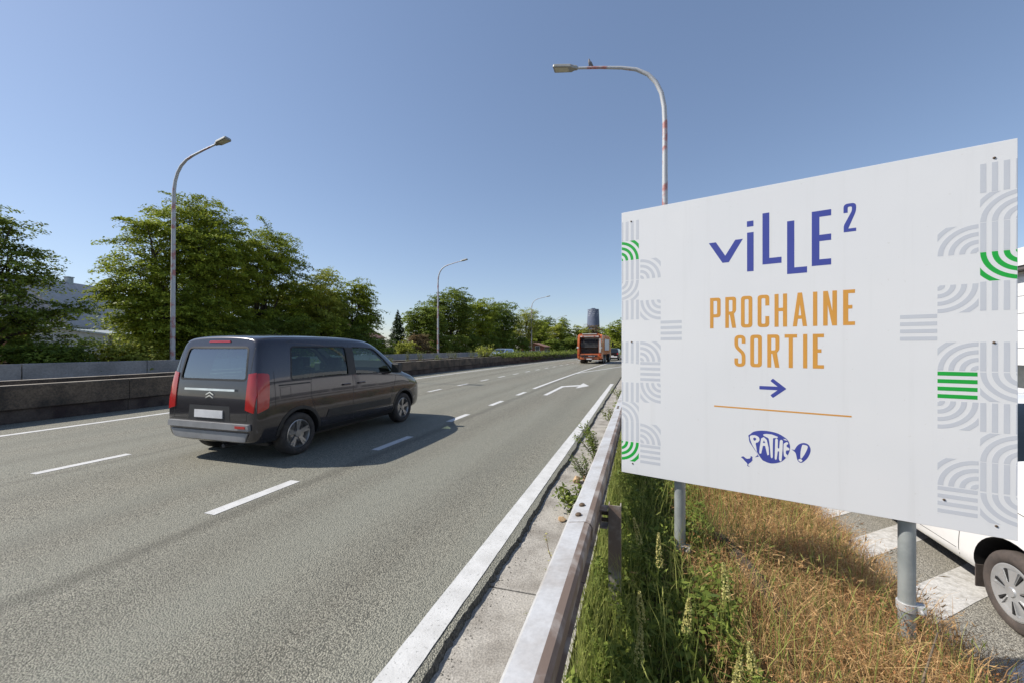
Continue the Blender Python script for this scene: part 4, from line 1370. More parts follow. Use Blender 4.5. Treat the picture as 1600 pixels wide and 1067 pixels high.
# ------------------------------------------------------------------ buildings
def gable_house(name, loc, rz, w, l, hw, hr, wall, roof, label, cat='house', chimney=True):
    t = empty(name, loc, rz, label, cat)
    b = MB(); b.box(-w/2, w/2, -l/2, l/2, -.3, hw)
    b.prism([(-w/2, hw), (w/2, hw), (0, hr)], lambda a, c, d: (a, d, c), -l/2, l/2)
    wl = b.build('wall', wall, t)
    o_ = .35; th = .12; sl = (hr-hw)/(w/2)
    b = MB()
    for s_ in (-1, 1):
        b.prism([(0, hr+.02), (s_*(w/2+o_), hw-sl*o_+.02), (s_*(w/2+o_), hw-sl*o_+.02+th), (0, hr+.02+th*1.15)], lambda a, c, d: (a, d, c), -l/2-o_, l/2+o_)
    rf = b.build('roof', roof, t)
    if chimney:
      b = MB(); b.box(-.2, .2, -.2, .2, hr-.6, hr+.55); b.box(-.25, .25, -.25, .25, hr+.55, hr+.63); b.build('chimney', M['zinc'] if roof is M['slate'] else M['brick'], rf, loc=(0, l*.22, 0))
    for y in (-l*.28, 0, l*.28):
        for s_ in (-1, 1):
            b = MB(); b.box(s_*w/2-.03, s_*w/2+.03, y-.55, y+.55, hw*.35, hw*.35+1.25); wn_ = b.build('window', M['render_w'], t)
            b = MB(); b.box(s_*w/2-.035, s_*w/2+.035, y-.47, y+.47, hw*.35+.08, hw*.35+1.17); b.build('pane', M['win_b'], wn_)
    for s_ in (-1, 1):
        for x in (-w*.22, w*.22):
            b = MB(); b.box(x-.5, x+.5, s_*l/2-.03, s_*l/2+.03, hw*.4, hw*.4+1.3); wn_ = b.build('window', M['render_w'], t)
            b = MB(); b.box(x-.42, x+.42, s_*l/2-.035, s_*l/2+.035, hw*.4+.08, hw*.4+1.22); b.build('pane', M['win_b'], wn_)
    return t, rf, wl

t, rf, wl = gable_house('brick_house', (-46.5, 19.0, -.06), .35, 8.0, 10.5, 3.4, 7.2, M['brick'], M['slate'], 'brick house with grey slate roof and chimney, seen between the two left trees')
b = MB()
b.prism([(-.1, 6.2), (3.2, 3.0), (3.2, 3.2), (-.1, 6.5)], lambda a, c, d: (4.0+a, d, c), -4.5, -.8)
b.build('lower_roof', M['slate'], t)
b = MB(); b.prism([(0, 0), (5.4, 0), (5.4, 2.6), (0, 3.3)], lambda a, c, d: (4.3+a, d, c), -4.5, 4.5); ex = b.build('extension', M['render_w'], t)
b = MB(); b.prism([(0, 3.31), (5.7, 2.57), (5.7, 2.68), (0, 3.42)], lambda a, c, d: (4.3+a, d, c), -4.8, 4.8); b.build('extension_roof', M['zinc'], t)
gable_house('terraced_house', (-27.6, 108.0, -.06), .1, 7, 8, 3.6, 5.6, M['brick'], M['tile_r'], 'small red roofed house glimpsed between the trees left of the orange truck')
gable_house('terraced_house', (-51, 62.0, -.06), .3, 8, 10, 3.6, 6.0, M['render_w'], M['tile_r'], 'pale house with a red roof, a scrap of it behind the dark conifer')
t, rf, wl = gable_house('brick_garage', (-22.6, 88.0, -.06), .05, 5.0, 7.0, 1.9, 2.7, M['brick'], M['tile_r'], 'low brick outbuilding with brown roof above the median plants', 'garage', chimney=False)

# white clad building across the service road
cb = empty('clad_building', (12.6, 26.0, -.72), 0, 'white panel clad hall just showing past the right edge of the billboard', 'building')
b = MB(); b.box(.10, 16, -30, 16, 0, 5.55); b.build('wall', M['clad'], cb)
yy = -30.0
while yy < 16:
    for z0, z1 in ((1.75, 2.35), (2.35, 2.95), (2.95, 3.55), (3.55, 4.15), (4.15, 4.85)):
        b = MB(); b.box(.045, .098, yy+.012, min(16, yy+5.75)-.012, z0+.012, z1-.012); b.build('clad_panel', M['clad'], cb)
    for z0, z1 in ((0, .62),):
        b = MB(); b.box(.03, .098, yy+.012, min(16, yy+5.75)-.012, z0, z1-.012); b.build('plinth_panel', M['clad'], cb)
    b = MB(); b.box(.06, .098, yy+.1, min(16, yy+5.75)-.1, .76, 1.74); w_ = b.build('window', M['win_b'], cb)
    b = MB(); b.box(-.02, .097, yy+.05, min(16, yy+5.75)-.05, .63, .74); b.build('sill', M['sill'], w_)
    yy += 5.75
b = MB(); b.box(-.35, 16.3, -30.3, 16.3, 5.0, 5.12); b.build('eave', M['clad_d'], cb)
b = MB(); b.box(-.40, 16.4, -30.4, 16.4, 5.125, 5.72); b.build('parapet', M['clad'], cb)

# distant tower
tw = empty('office_tower', (-86, 781, -.1), -.1, 'distant blue tapered oval tower rising above the trees behind the truck', 'tower')
b = MB(); N = 40
def ring(z, k): return [(11.6*k*math.cos(2*math.pi*i/N), 8.4*k*math.sin(2*math.pi*i/N), z) for i in range(N)]
levels = [(0, 1.14), (30, 1.08), (55, 1.0), (74, .93), (75, .93), (75, .88)]
vs = [p for z, k in levels for p in ring(z, k)]
fs = [(r_*N+i, r_*N+(i+1) % N, (r_+1)*N+(i+1) % N, (r_+1)*N+i) for r_ in range(len(levels)-1) for i in range(N)] + [tuple((len(levels)-1)*N+i for i in range(N))]
b.add(vs, fs); b.box(-3, 3, -2, 2, 75, 77.2); b.box(-5, 5, -3, 3, 75, 76)
b.build('tower_wall', M['tower'], tw)
b = MB()
for fl in range(21):
    z = 4 + fl*3.4
    k = lerp(1.14, .93, min(1, z/74)) * 1.006
    for i in range(N):
        if (i*7+fl*3) % 5 in (0, 2): continue
        a0, a1 = 2*math.pi*(i+.2)/N, 2*math.pi*(i+.75)/N
        b.add([(11.6*k*math.cos(a0), 8.4*k*math.sin(a0), z), (11.6*k*math.cos(a1), 8.4*k*math.sin(a1), z), (11.6*k*math.cos(a1), 8.4*k*math.sin(a1), z+1.7), (11.6*k*math.cos(a0), 8.4*k*math.sin(a0), z+1.7)], [(0, 1, 2, 3)])
tag(b.build('window', M['tower_w'], tw), kind='stuff')

# ------------------------------------------------------------------ foliage
def unit(v): return v/np.maximum(1e-9, np.linalg.norm(v, axis=-1, keepdims=True))

def leaf_quads(C, Nrm, L, Wd, r, dirs=None):
    """rhombic leaves: centres C, normals Nrm"""
    n = len(C)
    d = dirs if dirs is not None else r.normal(size=(n, 3))
    t = unit(d - Nrm*np.sum(d*Nrm, 1, keepdims=True)); bt = np.cross(Nrm, t)
    L = np.asarray(L).reshape(-1, 1); Wd = np.asarray(Wd).reshape(-1, 1)
    V = np.stack([C - t*L*.5, C + bt*Wd*.5 - t*L*.06, C + t*L*.5, C - bt*Wd*.5 - t*L*.06], 1).reshape(-1, 3)
    F = np.arange(4*n).reshape(n, 4)
    return V, F

def crown_points(lobes, nclump, r, inner=.5):
    lob = np.array(lobes, float)
    wts = (lob[:, 3]*lob[:, 4]*lob[:, 5])**(2/3); wts /= wts.sum()
    idx = r.choice(len(lob), nclump, p=wts)
    d = unit(r.normal(size=(nclump, 3)))
    rad = inner + (1.04-inner)*r.random(nclump)**.55
    # uneven skin
    rad *= 1 + .16*np.sin(d[:, 0]*7+idx)*np.sin(d[:, 2]*6+idx*2) + r.normal(size=nclump)*.05
    return lob[idx, :3] + d*lob[idx, 3:6]*rad[:, None], d, idx

def make_tree(name, label, loc, lobes, mat, nclump, per, leaf, spread=.34, seed=1, cat='tree', group=None, trunk=.16, stems=1, droop=0.0, inner=.5, twigs=40, flat=.5):
    r = np.random.default_rng(seed)
    t = empty(name, loc, 0, label, cat, group)
    C, D, idx = crown_points(lobes, nclump, r, inner)
    keep = C[:, 2] > .15
    C, D = C[keep], D[keep]
    n = len(C)
    ct = r.random(n)*.6
    sz = spread*(.6+.8*r.random(n))
    # each clump is a flat drooping spray of leaves, longer outwards than across
    e1 = unit(D*np.array([1, 1, .25]) + r.normal(size=(n, 3))*np.array([.35, .35, .12]))
    e2 = unit(np.cross(e1, np.array([0, 0, 1.0]) + r.normal(size=(n, 3))*.15)); e3 = np.cross(e1, e2)
    ra = np.sqrt(r.random((n, per))); th = r.random((n, per))*2*math.pi
    u = ra*np.cos(th); w = ra*np.sin(th)*(1-.35*(u > 0)*u)
    S1, S2 = (sz*2.0)[:, None], (sz*1.15)[:, None]
    P = C[:, None, :] + e1[:, None, :]*(u*S1)[..., None] + e2[:, None, :]*(w*S2)[..., None] + e3[:, None, :]*(r.normal(size=(n, per))*sz[:, None]*.16)[..., None]
    P[..., 2] -= (.22+droop)*S1*(u+.3)**2 + .25*S2*w**2
    P = P.reshape(-1, 3)
    nr = unit(np.repeat(D, per, 0)*.30 + np.array([0, 0, .8]) + r.normal(size=P.shape)*.42)
    L = leaf*(.65+.7*r.random(len(P)))
    V, F = leaf_quads(P, nr, L, L*.62, r)
    tint = np.clip(np.repeat(ct, per) + r.random(len(P))*.4, 0, 1)
    me = np_mesh('crown', V, F, mat, tint)
    link(bpy.data.objects.new('crown', me), t)
    b = MB()
    lob = sorted(lobes, key=lambda q: -q[5])
    top = max(q[2] for q in lobes)
    rad = trunk
    for s_ in range(stems):
        an = 2*math.pi*s_/max(1, stems)+seed
        ox, oy = (.5*math.cos(an), .5*math.sin(an)) if stems > 1 else (0, 0)
        l0 = lobes[s_ % len(lobes)]
        hx, hy, hz = l0[0]*.8+ox, l0[1]*.8+oy, top*.95
        b.tube([(ox*.4, oy*.4, -.2), (ox*.6, oy*.6, hz*.25), (lerp(ox, hx, .5), lerp(oy, hy, .5), hz*.55), (hx, hy, hz)], [rad*1.15, rad*.85, rad*.55, rad*.12], 8)
    for q in lobes:
        base = (q[0]*.15, q[1]*.15, q[2]*.42)
        mid = (q[0]*.6, q[1]*.6, q[2]*.75)
        b.tube([base, mid, (q[0], q[1], q[2]+q[5]*.5)], [rad*.5, rad*.3, rad*.06], 6)
    sel = r.choice(n, min(n, twigs), replace=False)
    for k in sel:
        q = lobes[int(np.argmin([np.linalg.norm(C[k]-np.array(l[:3])) for l in lobes]))]
        s0 = Vector((q[0]*.8, q[1]*.8, q[2]*.8)); e = Vector(C[k])
        m = s0.lerp(e, .55) + Vector((0, 0, .15))
        b.tube([s0, m, e], [rad*.16, rad*.10, rad*.03], 5)
    b.build('trunk', M['bark'], t, smooth=True)
    return t

def lobes_round(R, H, z0, k, r, sq=.8, core=True):
    """a rounded crown of radius R between z0 and H, made of k bumps"""
    out = []
    zc = (z0+H)/2; hz = (H-z0)/2
    if core: out.append((0, 0, zc, R*.62, R*.62, hz*.78))
    for i in range(k):
        a = 2*math.pi*(i+r.random()*.6)/k*2.4
        u = -0.75+1.6*((i+.5)/k)
        rr = math.sqrt(max(.05, 1-min(.98, abs(u))**2))
        out.append((R*.62*rr*math.cos(a), R*.62*rr*math.sin(a), zc+hz*.68*u, R*(.36+.12*r.random()), R*(.36+.12*r.random()), hz*(.28+.10*r.random())))
    return out

TG = 'trees behind the grey wall'
# 1 far left: loose dark tree with long side branches
L1 = [(0, 0, 3.2, 2.6, 2.6, 2.2), (.3, .4, 5.2, 1.9, 1.9, 1.5), (-.3, .3, 6.9, 1.2, 1.2, .95), (1.3, 1.1, 5.6, .8, .9, .4), (1.1, 1.1, 6.7, .6, .7, .35), (1.2, 1.6, 4.7, .9, .9, .45), (1.9, 2.5, 3.4, .8, .9, .4), (1.2, 1.5, 3.2, 1.0, 1.1, .6), (1.9, 2.3, 1.7, 1.1, 1.2, .6), (-1.5, -1, 4.8, 1.6, 1.6, 1.6), (.4, 1.2, 1.6, 2.4, 2.4, 1.3)]
make_tree('broadleaf_tree', 'dark layered tree cut by the left edge of the picture', (-25.5, 8.2, -.06), L1, M['leafB'], 600, 92, .115, .33, 11, group=TG, stems=3, twigs=70, inner=.35)
# 2 the big group
L2 = [(0, 0, 3.4, 2.4, 2.4, 2.6), (-.6, -1.2, 6.6, 1.5, 1.4, 1.3), (.2, -1.9, 5.2, 1.5, 1.5, 1.0), (-.3, .3, 8.4, 1.4, 1.5, 1.2), (.9, .8, 7.2, 1.7, 1.7, 1.4), (.4, -1.6, 7.9, .9, .9, .5), (.9, -1.2, 3.2, 1.7, 1.8, 1.4), (.2, -2.4, 4.3, .9, 1.1, .5)]
make_tree('broadleaf_tree', 'big green tree with spreading branches, right beside the slate roofed house', (-24.7, 15.4, -.06), L2, M['leafA'], 640, 96, .125, .33, 12, group=TG, stems=2, twigs=80)
L3 = [(0, 0, 4.6, 2.6, 2.6, 3.2), (-.3, -.6, 9.2, 1.7, 1.7, 1.6), (.6, .8, 8.6, 1.8, 1.8, 1.6), (-.5, .8, 10.3, 1.0, 1.0, .8), (1.2, -.8, 6.8, 1.6, 1.6, 1.6), (.8, 1.5, 6.2, 1.8, 1.8, 1.8), (.8, -1.0, 3.4, 1.8, 1.8, 1.6)]
make_tree('broadleaf_tree', 'tallest tree of the left group, directly behind the red lamp post', (-25.6, 17.3, -.06), L3, M['leafA'], 720, 96, .125, .33, 13, group=TG, stems=3, twigs=80)
L4 = [(0, 0, 4.8, 2.7, 2.7, 3.2), (.3, .5, 8.7, 2.1, 2.1, 1.6), (-.4, 1.5, 9.0, 1.3, 1.4, 1.1), (1.2, 1.4, 6.6, 1.7, 1.7, 1.6), (.9, 2.2, 5.0, 1.5, 1.5, 1.6), (1.0, -.9, 7.6, 1.7, 1.7, 1.7), (.8, .6, 2.8, 2.2, 2.2, 1.6)]
make_tree('broadleaf_tree', 'broad dense tree above the roof of the dark van', (-26.0, 21.6, -.06), L4, M['leafA'], 720, 96, .13, .34, 14, group=TG, stems=2, twigs=80)
def auto(name, label, x, y, H, R, mat, seed, k=8, z0=.8, ncl=420, per=56, leaf=.17, sp=.38, **kw):
    r = np.random.default_rng(seed*7+1)
    make_tree(name, label, (x, y, -.06), lobes_round(R, H, z0, k, r), mat, ncl, per, leaf, sp, seed, **kw)
auto('broadleaf_tree', 'lighter green tree with a rounded top right of the broad dense tree', -25.4, 26.3, 8.9, 2.7, M['leafC'], 21, 9, group=TG)
auto('broadleaf_tree', 'bushy bright tree at the right end of the left group, before the conifer', -24.9, 30.0, 8.8, 2.3, M['leafA'], 22, 10, group=TG, ncl=480)
auto('broadleaf_tree', 'low filler tree between the light tree and the bushy bright tree', -27.4, 29.0, 6.8, 2.4, M['leafB'], 23, 7, group=TG, ncl=300)
# second group
auto('broadleaf_tree', 'dark tree at the left of the second group, behind the copper shrub', -25.2, 43.4, 7.6, 2.9, M['leafB'], 24, 9, leaf=.2, sp=.42, group=TG)
auto('broadleaf_tree', 'tallest tree of the second group, just right of the thin lamp post', -25.2, 50.5, 11.2, 3.7, M['leafB'], 25, 11, leaf=.21, sp=.46, ncl=520, group=TG)
auto('broadleaf_tree', 'full tree in the middle of the second group', -24.6, 57.5, 10.4, 3.7, M['leafA'], 26, 10, leaf=.22, sp=.48, ncl=480, group=TG)
auto('broadleaf_tree', 'dense tree right of the middle in the second group', -23.6, 65.0, 10.6, 3.9, M['leafB'], 27, 10, leaf=.23, sp=.5, ncl=480, group=TG)
auto('airy_tree', 'pale airy tree with feathery twigs at the right end of the second group', -20.7, 73.0, 10.2, 3.1, M['leafC'], 28, 12, leaf=.20, sp=.62, ncl=230, per=40, group=TG, twigs=130, inner=.3, z0=2.2)
# conifer: narrow cone of drooping sprays
def conifer(name, label, loc, H, R, seed):
    r = np.random.default_rng(seed)
    t = empty(name, loc, 0, label, 'tree', TG)
    n = 5200
    h = .35 + (H-.35)*(1-np.sqrt(r.random(n)))
    rr = R*(1-(h/H))**.85*(.45+.6*r.random(n)**.6)*(1+.18*np.sin(h*9))
    a = r.random(n)*2*math.pi
    rr *= 1+.16*np.sin(a*5+h*4)
    P = np.stack([rr*np.cos(a), rr*np.sin(a), h], 1)
    o_ = np.stack([np.cos(a), np.sin(a), np.zeros(n)], 1)
    nr = unit(o_*.5 + np.array([0, 0, .8]) + r.normal(size=(n, 3))*.3)
    V, F = leaf_quads(P, nr, .26*(.6+.8*r.random(n)), .09+.05*r.random(n), r, o_ + np.array([0, 0, .35]) + r.normal(size=(n, 3))*.4)
    link(bpy.data.objects.new('crown', np_mesh('crown', V, F, M['needle'], r.random(n))), t)
    b = MB(); b.tube([(0, 0, -.2), (0, 0, H*.5), (0, 0, H*.97)], [.12, .07, .01], 8); b.build('trunk', M['bark'], t, smooth=True)
conifer('conifer_tree', 'dark pointed conifer standing alone between the two tree groups', (-25.6, 38.2, -.06), 5.9, 1.45, 31)
SG = 'shrubs along the grey wall'
auto('shrub', 'copper brown shrub below and right of the conifer', -23.6, 38.8, 3.6, 1.6, M['leafD'], 41, 6, .2, 190, 46, .15, .3, group=SG, trunk=.05, cat='shrub')
auto('shrub', 'yellow green shrub in front of the conifer', -23.2, 36.0, 2.7, 1.3, M['leafC'], 42, 6, .2, 150, 46, .14, .28, group=SG, trunk=.05, cat='shrub')
make_tree('broadleaf_tree', 'dark backing tree behind the tallest tree, filling the gaps in its crown', (-29.5, 20.0, -.06), [(0, 0, 4, 3.2, 3.2, 3.2), (0, 2.6, 4.6, 2.6, 2.6, 2.8), (0, -2.4, 3.2, 2.4, 2.4, 2.2), (.3, .5, 7.0, 2.0, 2.0, 1.4)], M['leafB'], 520, 60, .18, .42, 15, group=TG, stems=3)
make_tree('broadleaf_tree', 'dark backing tree behind the broad dense tree and the light green one', (-29.5, 27.5, -.06), [(0, 0, 3.8, 3.0, 3.2, 3.0), (0, 2.4, 3.6, 2.4, 2.4, 2.6), (0, -2.4, 4.2, 2.4, 2.4, 2.6)], M['leafB'], 460, 60, .18, .42, 16, group=TG, stems=3)
shr = [(-22.9, 6.6, 1.9, 1.5, 'leafB', 'dark shrub above the grey wall at the left picture edge'),
       (-22.7, 9.6, 2.1, 1.5, 'leafB', 'dark shrub under the layered tree'),
       (-22.6, 12.0, 2.2, 1.3, 'leafC', 'light green shrub in the gap left of the red lamp post'),
       (-22.8, 15.2, 3.4, 1.8, 'leafA', 'green shrub at the foot of the red lamp post'),
       (-22.9, 18.4, 4.0, 2.0, 'leafB', 'dark shrub right of the red lamp post'),
       (-22.9, 21.6, 4.4, 2.0, 'leafB', 'dark shrub below the broad dense tree'),
       (-23.0, 24.8, 4.4, 2.0, 'leafA', 'green shrub above the middle of the van roof'),
       (-23.0, 28.2, 4.2, 2.0, 'leafB', 'dark shrub above the front of the van roof'),
       (-23.0, 31.6, 3.0, 1.6, 'leafA', 'green shrub under the bushy bright tree'),
       (-23.1, 42.6, 3.4, 1.8, 'leafB', 'dark shrub right of the copper shrub'),
       (-22.9, 46.8, 3.6, 2.0, 'leafB', 'dark shrub left of the thin lamp post'),
       (-22.6, 51.5, 4.0, 2.2, 'leafB', 'dark shrub right of the thin lamp post'),
       (-22.0, 56.5, 4.2, 2.3, 'leafB', 'dark shrub behind the young maple on the median'),
       (-21.3, 62.0, 4.4, 2.4, 'leafB', 'dark shrub behind the pale blue car'),
       (-20.3, 68.0, 4.2, 2.4, 'leafB', 'dark shrub below the pale airy tree')]
for i, (x, y, H, R, m_, lab) in enumerate(shr):
    auto('shrub', lab, x, y, H, R, M[m_], 50+i, 6, .1, 150 if y < 40 else 120, 44, .14 if y < 40 else .2, .3 if y < 40 else .4, group=SG, trunk=.05, cat='shrub', twigs=16)
FG = 'far trees by the road bend'
far = [(-25.6, 102, 10.4, 3.3, 'leafA', 'first far tree right of the small red roofed house'),
       (-27.5, 118, 12.4, 3.4, 'leafB', 'dark taller far tree standing behind the pale one'),
       (-23.2, 112, 9.4, 3.4, 'leafC', 'pale olive far tree left of the distant lamp'),
       (-22.6, 122, 12.2, 3.0, 'leafA', 'pointed far tree, tallest left of the orange truck'),
       (-18.5, 124, 9.6, 3.8, 'leafC', 'pale rounded far tree just left of the orange truck'),
       (-15.6, 130, 10.0, 4.0, 'leafD', 'brownish green far tree behind the orange truck'),
       (-12.0, 136, 9.4, 4.0, 'leafA', 'green far tree below the blue tower'),
       (-8.2, 142, 7.6, 3.6, 'leafB', 'low dark far tree right of the blue tower'),
       (-5.8, 118, 11.2, 3.6, 'leafA', 'tall far tree beside the billboard edge'),
       (-2.2, 124, 11.2, 4.0, 'leafB', 'far tree mostly hidden by the billboard edge'),
       (-9.5, 122, 4.2, 3.0, 'leafB', 'low dark far bush above the black hatchback'),
       (-6.4, 104, 3.6, 1.7, 'leafC', 'small light bush behind the black hatchback'),
       (-13.5, 112, 5.2, 3.2, 'leafB', 'dark bush right behind the orange truck'),
       (-18.0, 108, 5.0, 3.0, 'leafB', 'dark low bush left of the orange truck'),
       (-21.4, 100, 4.2, 2.8, 'leafB', 'dark low bush under the pale olive far tree'),
       (-4.0, 140, 8.0, 5.0, 'leafB', 'far tree filling the gap behind the billboard edge'),
       (3.0, 145, 9.5, 5.0, 'leafA', 'far green tree past the bend, behind the billboard'),
       (-32.0, 98, 8.5, 3.5, 'leafB', 'far dark tree behind the small red roofed house')]
for i, (x, y, H, R, m_, lab) in enumerate(far):
    auto('broadleaf_tree' if H > 5.3 else 'shrub', lab, x, y, H, R, M[m_], 80+i, 8, .2, 260, 34, .34, .55, group=FG, cat='tree' if H > 5.3 else 'shrub', twigs=12)

# the wood that closes the view beyond the exit
r = np.random.default_rng(909)
n = 26000
x = 2 + 130*r.random(n); y = 168 + 26*r.random(n) - .25*x
top = 7 + 3*np.sin(x*.21) + 2*np.sin(x*.67+1) + 1.2*np.sin(x*1.7)
P = np.stack([x, y, top*r.random(n)**.7], 1)
nr = unit(np.array([-.2, -.3, .8]) + r.normal(size=P.shape)*.5)
L = .7*(.6+.8*r.random(n))
V, F = leaf_quads(P, nr, L, L*.65, r)
o = link(bpy.data.objects.new('far_wood', np_mesh('far_wood', V, F, M['leafA'], np.clip(.5+.3*np.sin(x*.9)+.3*r.normal(size=n), 0, 1))))
tag(o, 'far belt of trees beyond the exit lane', 'wood', kind='stuff')
# ------------------------------------------------------------------ plants on the median
def small_bush(name, label, loc, H, R, mat, seed, n=500, leaf=.1, cat='plant', group=None, stems=9):
    r = np.random.default_rng(seed)
    t = empty(name, loc, r.random()*6, label, cat, group)
    b = MB(); P = []; Dr = []
    for s_ in range(stems):
        a = 2*math.pi*r.random(); ln = H*(.55+.5*r.random()); lean = R*(.3+.8*r.random())
        p0 = Vector((.05*math.cos(a), .05*math.sin(a), -.03)); p2 = Vector((lean*math.cos(a), lean*math.sin(a), ln)); p1 = p0.lerp(p2, .5)+Vector((0, 0, ln*.15))
        b.tube([p0, p1, p2], [.012*H+.002, .008*H+.0015, .002], 5)
        for k in range(n//stems):
            u = .12+.88*r.random()**.8
            q = p0*(1-u)**2 + p1*2*u*(1-u) + p2*u*u
            P.append(np.array(q) + r.normal(size=3)*leaf*.75); Dr.append((math.cos(a), math.sin(a), .4))
    b.build('stem', M['twig'], t, smooth=True)
    P = np.array(P); Dr = np.array(Dr)
    P[:, 2] = np.maximum(P[:, 2], .01)
    nr = unit(np.array([0, 0, .8]) + r.normal(size=P.shape)*.5)
    L = leaf*(.6+.8*r.random(len(P)))
    V, F = leaf_quads(P, nr, L, L*.42, r, Dr + r.normal(size=P.shape)*.7)
    link(bpy.data.objects.new('foliage', np_mesh('foliage', V, F, mat, r.random(len(P)))), t)
    return t
small_bush('maple_sapling', 'young maple bush growing on the median, left of the pale blue car', (-13.45+shift(33), 33.0, .66), 1.2, .85, M['leafC'], 301, 900, .16, stems=16)
MG = 'weeds growing on the median top'
wd = [(18.0, .35, .45, 'weed', 'low leafy weed on the median nearest the van windscreen'), (19.3, .3, .5, 'weed', 'second low weed past the front of the van'), (21.0, .75, .22, 'weedg', 'slim tall weed on the median before the copper shrub'), (22.3, .72, .3, 'weed', 'fuller tall weed on the median below the copper shrub'),
      (24.6, .35, .3, 'weed', 'short weed on the median left of the thin lamp post'), (26.4, .7, .25, 'weedg', 'thin grey weed on the median left of the lamp foot'), (27.4, .55, .35, 'weedg', 'pale spreading weed on the median near the lamp foot'), (30.0, .7, .3, 'weed', 'upright weed on the median right of the lamp foot'),
      (31.6, .45, .25, 'weed', 'small weed left of the young maple'), (34.6, .65, .35, 'weedg', 'pale upright weed just right of the young maple'), (14.0, .3, .4, 'weed', 'low weed on the median hidden behind the van'), (38.6, .5, .6, 'weed', 'weed tuft right of the young maple')]
for i, (y, H, R, m_, lab) in enumerate(wd):
    small_bush('median_weed', lab, (-13.42+shift(y), y, .67), H+.15, R, M[m_], 320+i, 160, .085, group=MG, stems=7)
# continuous ground cover further along
r = np.random.default_rng(77)
n = 15000
y = 35.5 + 75*r.random(n)**1.2
sx_ = np.array([shift(v) for v in y])
x = -13.45 + sx_ + r.normal(size=n)*.42
z = .70 + np.abs(r.normal(size=n))*.24*(.6+.6*np.sin(y*.9)**2)
over = (r.random(n) < .10) & (y < 62) & (y > 44)
x = np.where(over, -12.95 + sx_ + r.random(n)*.16, x); z = np.where(over, .25+.6*r.random(n), z)
P = np.stack([x, y, z], 1)
nr = unit(np.array([0, 0, .7]) + r.normal(size=P.shape)*.6)
L = .19*(.6+.8*r.random(n))
V, F = leaf_quads(P, nr, L, L*.55, r)
o = link(bpy.data.objects.new('ground_cover', np_mesh('ground_cover', V, F, M['weed'], r.random(n))))
tag(o, 'yellow green creeper covering the top of the far median', 'ground cover', kind='stuff')

# ------------------------------------------------------------------ verge: grasses and weeds around the billboard
def emb_np(x, y): return np.array([emb(a, b) for a, b in zip(x, y)])
def blades(name, x, y, h, w, mat, seed, lean=.35, label=None, heads=0, tint=None):
    r = np.random.default_rng(seed)
    n = len(x)
    z = emb_np(x, y) - .02
    a = r.random(n)*2*math.pi; b_ = r.random(n)*2*math.pi
    ln = h*lean*(.2+1.4*r.random(n))
    d = np.stack([np.cos(a), np.sin(a), np.zeros(n)], 1); s_ = np.stack([-np.sin(b_), np.cos(b_), np.zeros(n)], 1)
    B = np.stack([x, y, z], 1)
    m1 = B + d*(ln*.22)[:, None] + np.array([0, 0, 1])*(h*.5)[:, None]
    m2 = B + d*(ln*.6)[:, None] + np.array([0, 0, 1])*(h*.84)[:, None]
    tp = B + d*ln[:, None] + np.array([0, 0, 1])*(h*(.94+.1*r.random(n)))[:, None]
    w = np.asarray(w).reshape(-1, 1)*np.ones((n, 1))
    V = np.stack([B - s_*w*.5, B + s_*w*.5, m1 - s_*w*.42, m1 + s_*w*.42, m2 - s_*w*.25, m2 + s_*w*.25, tp - s_*w*.05, tp + s_*w*.05], 1).reshape(-1, 3)
    i0 = np.arange(n)[:, None]*8
    F = np.concatenate([i0 + np.array([[0, 1, 3, 2]]), i0 + np.array([[2, 3, 5, 4]]), i0 + np.array([[4, 5, 7, 6]])], 0)
    tn = tint if tint is not None else r.random(n)
    T = np.concatenate([tn, tn, tn])
    if heads:
        k = r.choice(n, heads, replace=False)
        q = tp[k]; up = unit(tp[k]-m2[k])
        hv, hf = leaf_quads(q + up*.01, unit(r.normal(size=(heads, 3))), .03+.03*r.random(heads), .004+.003*r.random(heads), r, up)
        hv2, hf2 = leaf_quads(q + up*.01, unit(r.normal(size=(heads, 3))), .03+.03*r.random(heads), .004+.003*r.random(heads), r, up)
        F = np.concatenate([F, hf+len(V), hf2+len(V)+len(hv)], 0); V = np.concatenate([V, hv, hv2], 0)
        T = np.concatenate([T, tn[k], tn[k]])
    o = link(bpy.data.objects.new(name, np_mesh(name, V, F, mat, T)))
    return tag(o, label, 'grass', kind='stuff')
r = np.random.default_rng(5)
def patchy(x, y): return .5 + .5*np.sin(x*3.1+1.3*np.sin(y*2.2))*np.sin(y*2.7+x*1.4)
n = 42000
x = .12 + 1.95*r.random(n)**.9; y = .55 + 6.6*r.random(n)
pt_ = patchy(x, y)
keep = (r.random(n) < (.35+.75*pt_)) & (x + .10*r.normal(size=n) > .38 - .1*y/6)
x, y, pt_ = x[keep], y[keep], pt_[keep]
hh = (.05+.19*r.random(len(x))**1.5)*(.35+1.1*pt_)*(1-.35*(x > 1.5))
blades('dry_grass', x, y, hh, .0018+.0018*r.random(len(x)), M['dry'], 91, 1.1, 'dry golden and reddish grass on the bank under the billboard', heads=5000, tint=np.clip(r.random(len(x))**1.1*.9+.1*pt_, 0, 1))
n = 8500
x = -.30 + 2.2*r.random(n)**2.4; y = .7 + 8*r.random(n)
hh = .18+.26*r.random(n)*np.where(x < .7, 1.25, .8)
blades('green_grass', x, y, hh, .003+.003*r.random(n), M['green_g'], 92, .3, 'fresh green grass stems among the dry grass', heads=1500)
n = 26000
x = -.2 + 2.2*r.random(n); y = 6.5 + 30*r.random(n)**1.3
hh = .16+.25*r.random(n)
blades('verge_grass', x, y, hh, .007+.006*r.random(n), M['dry'], 93, .6, 'rough grass on the verge further along behind the rail')
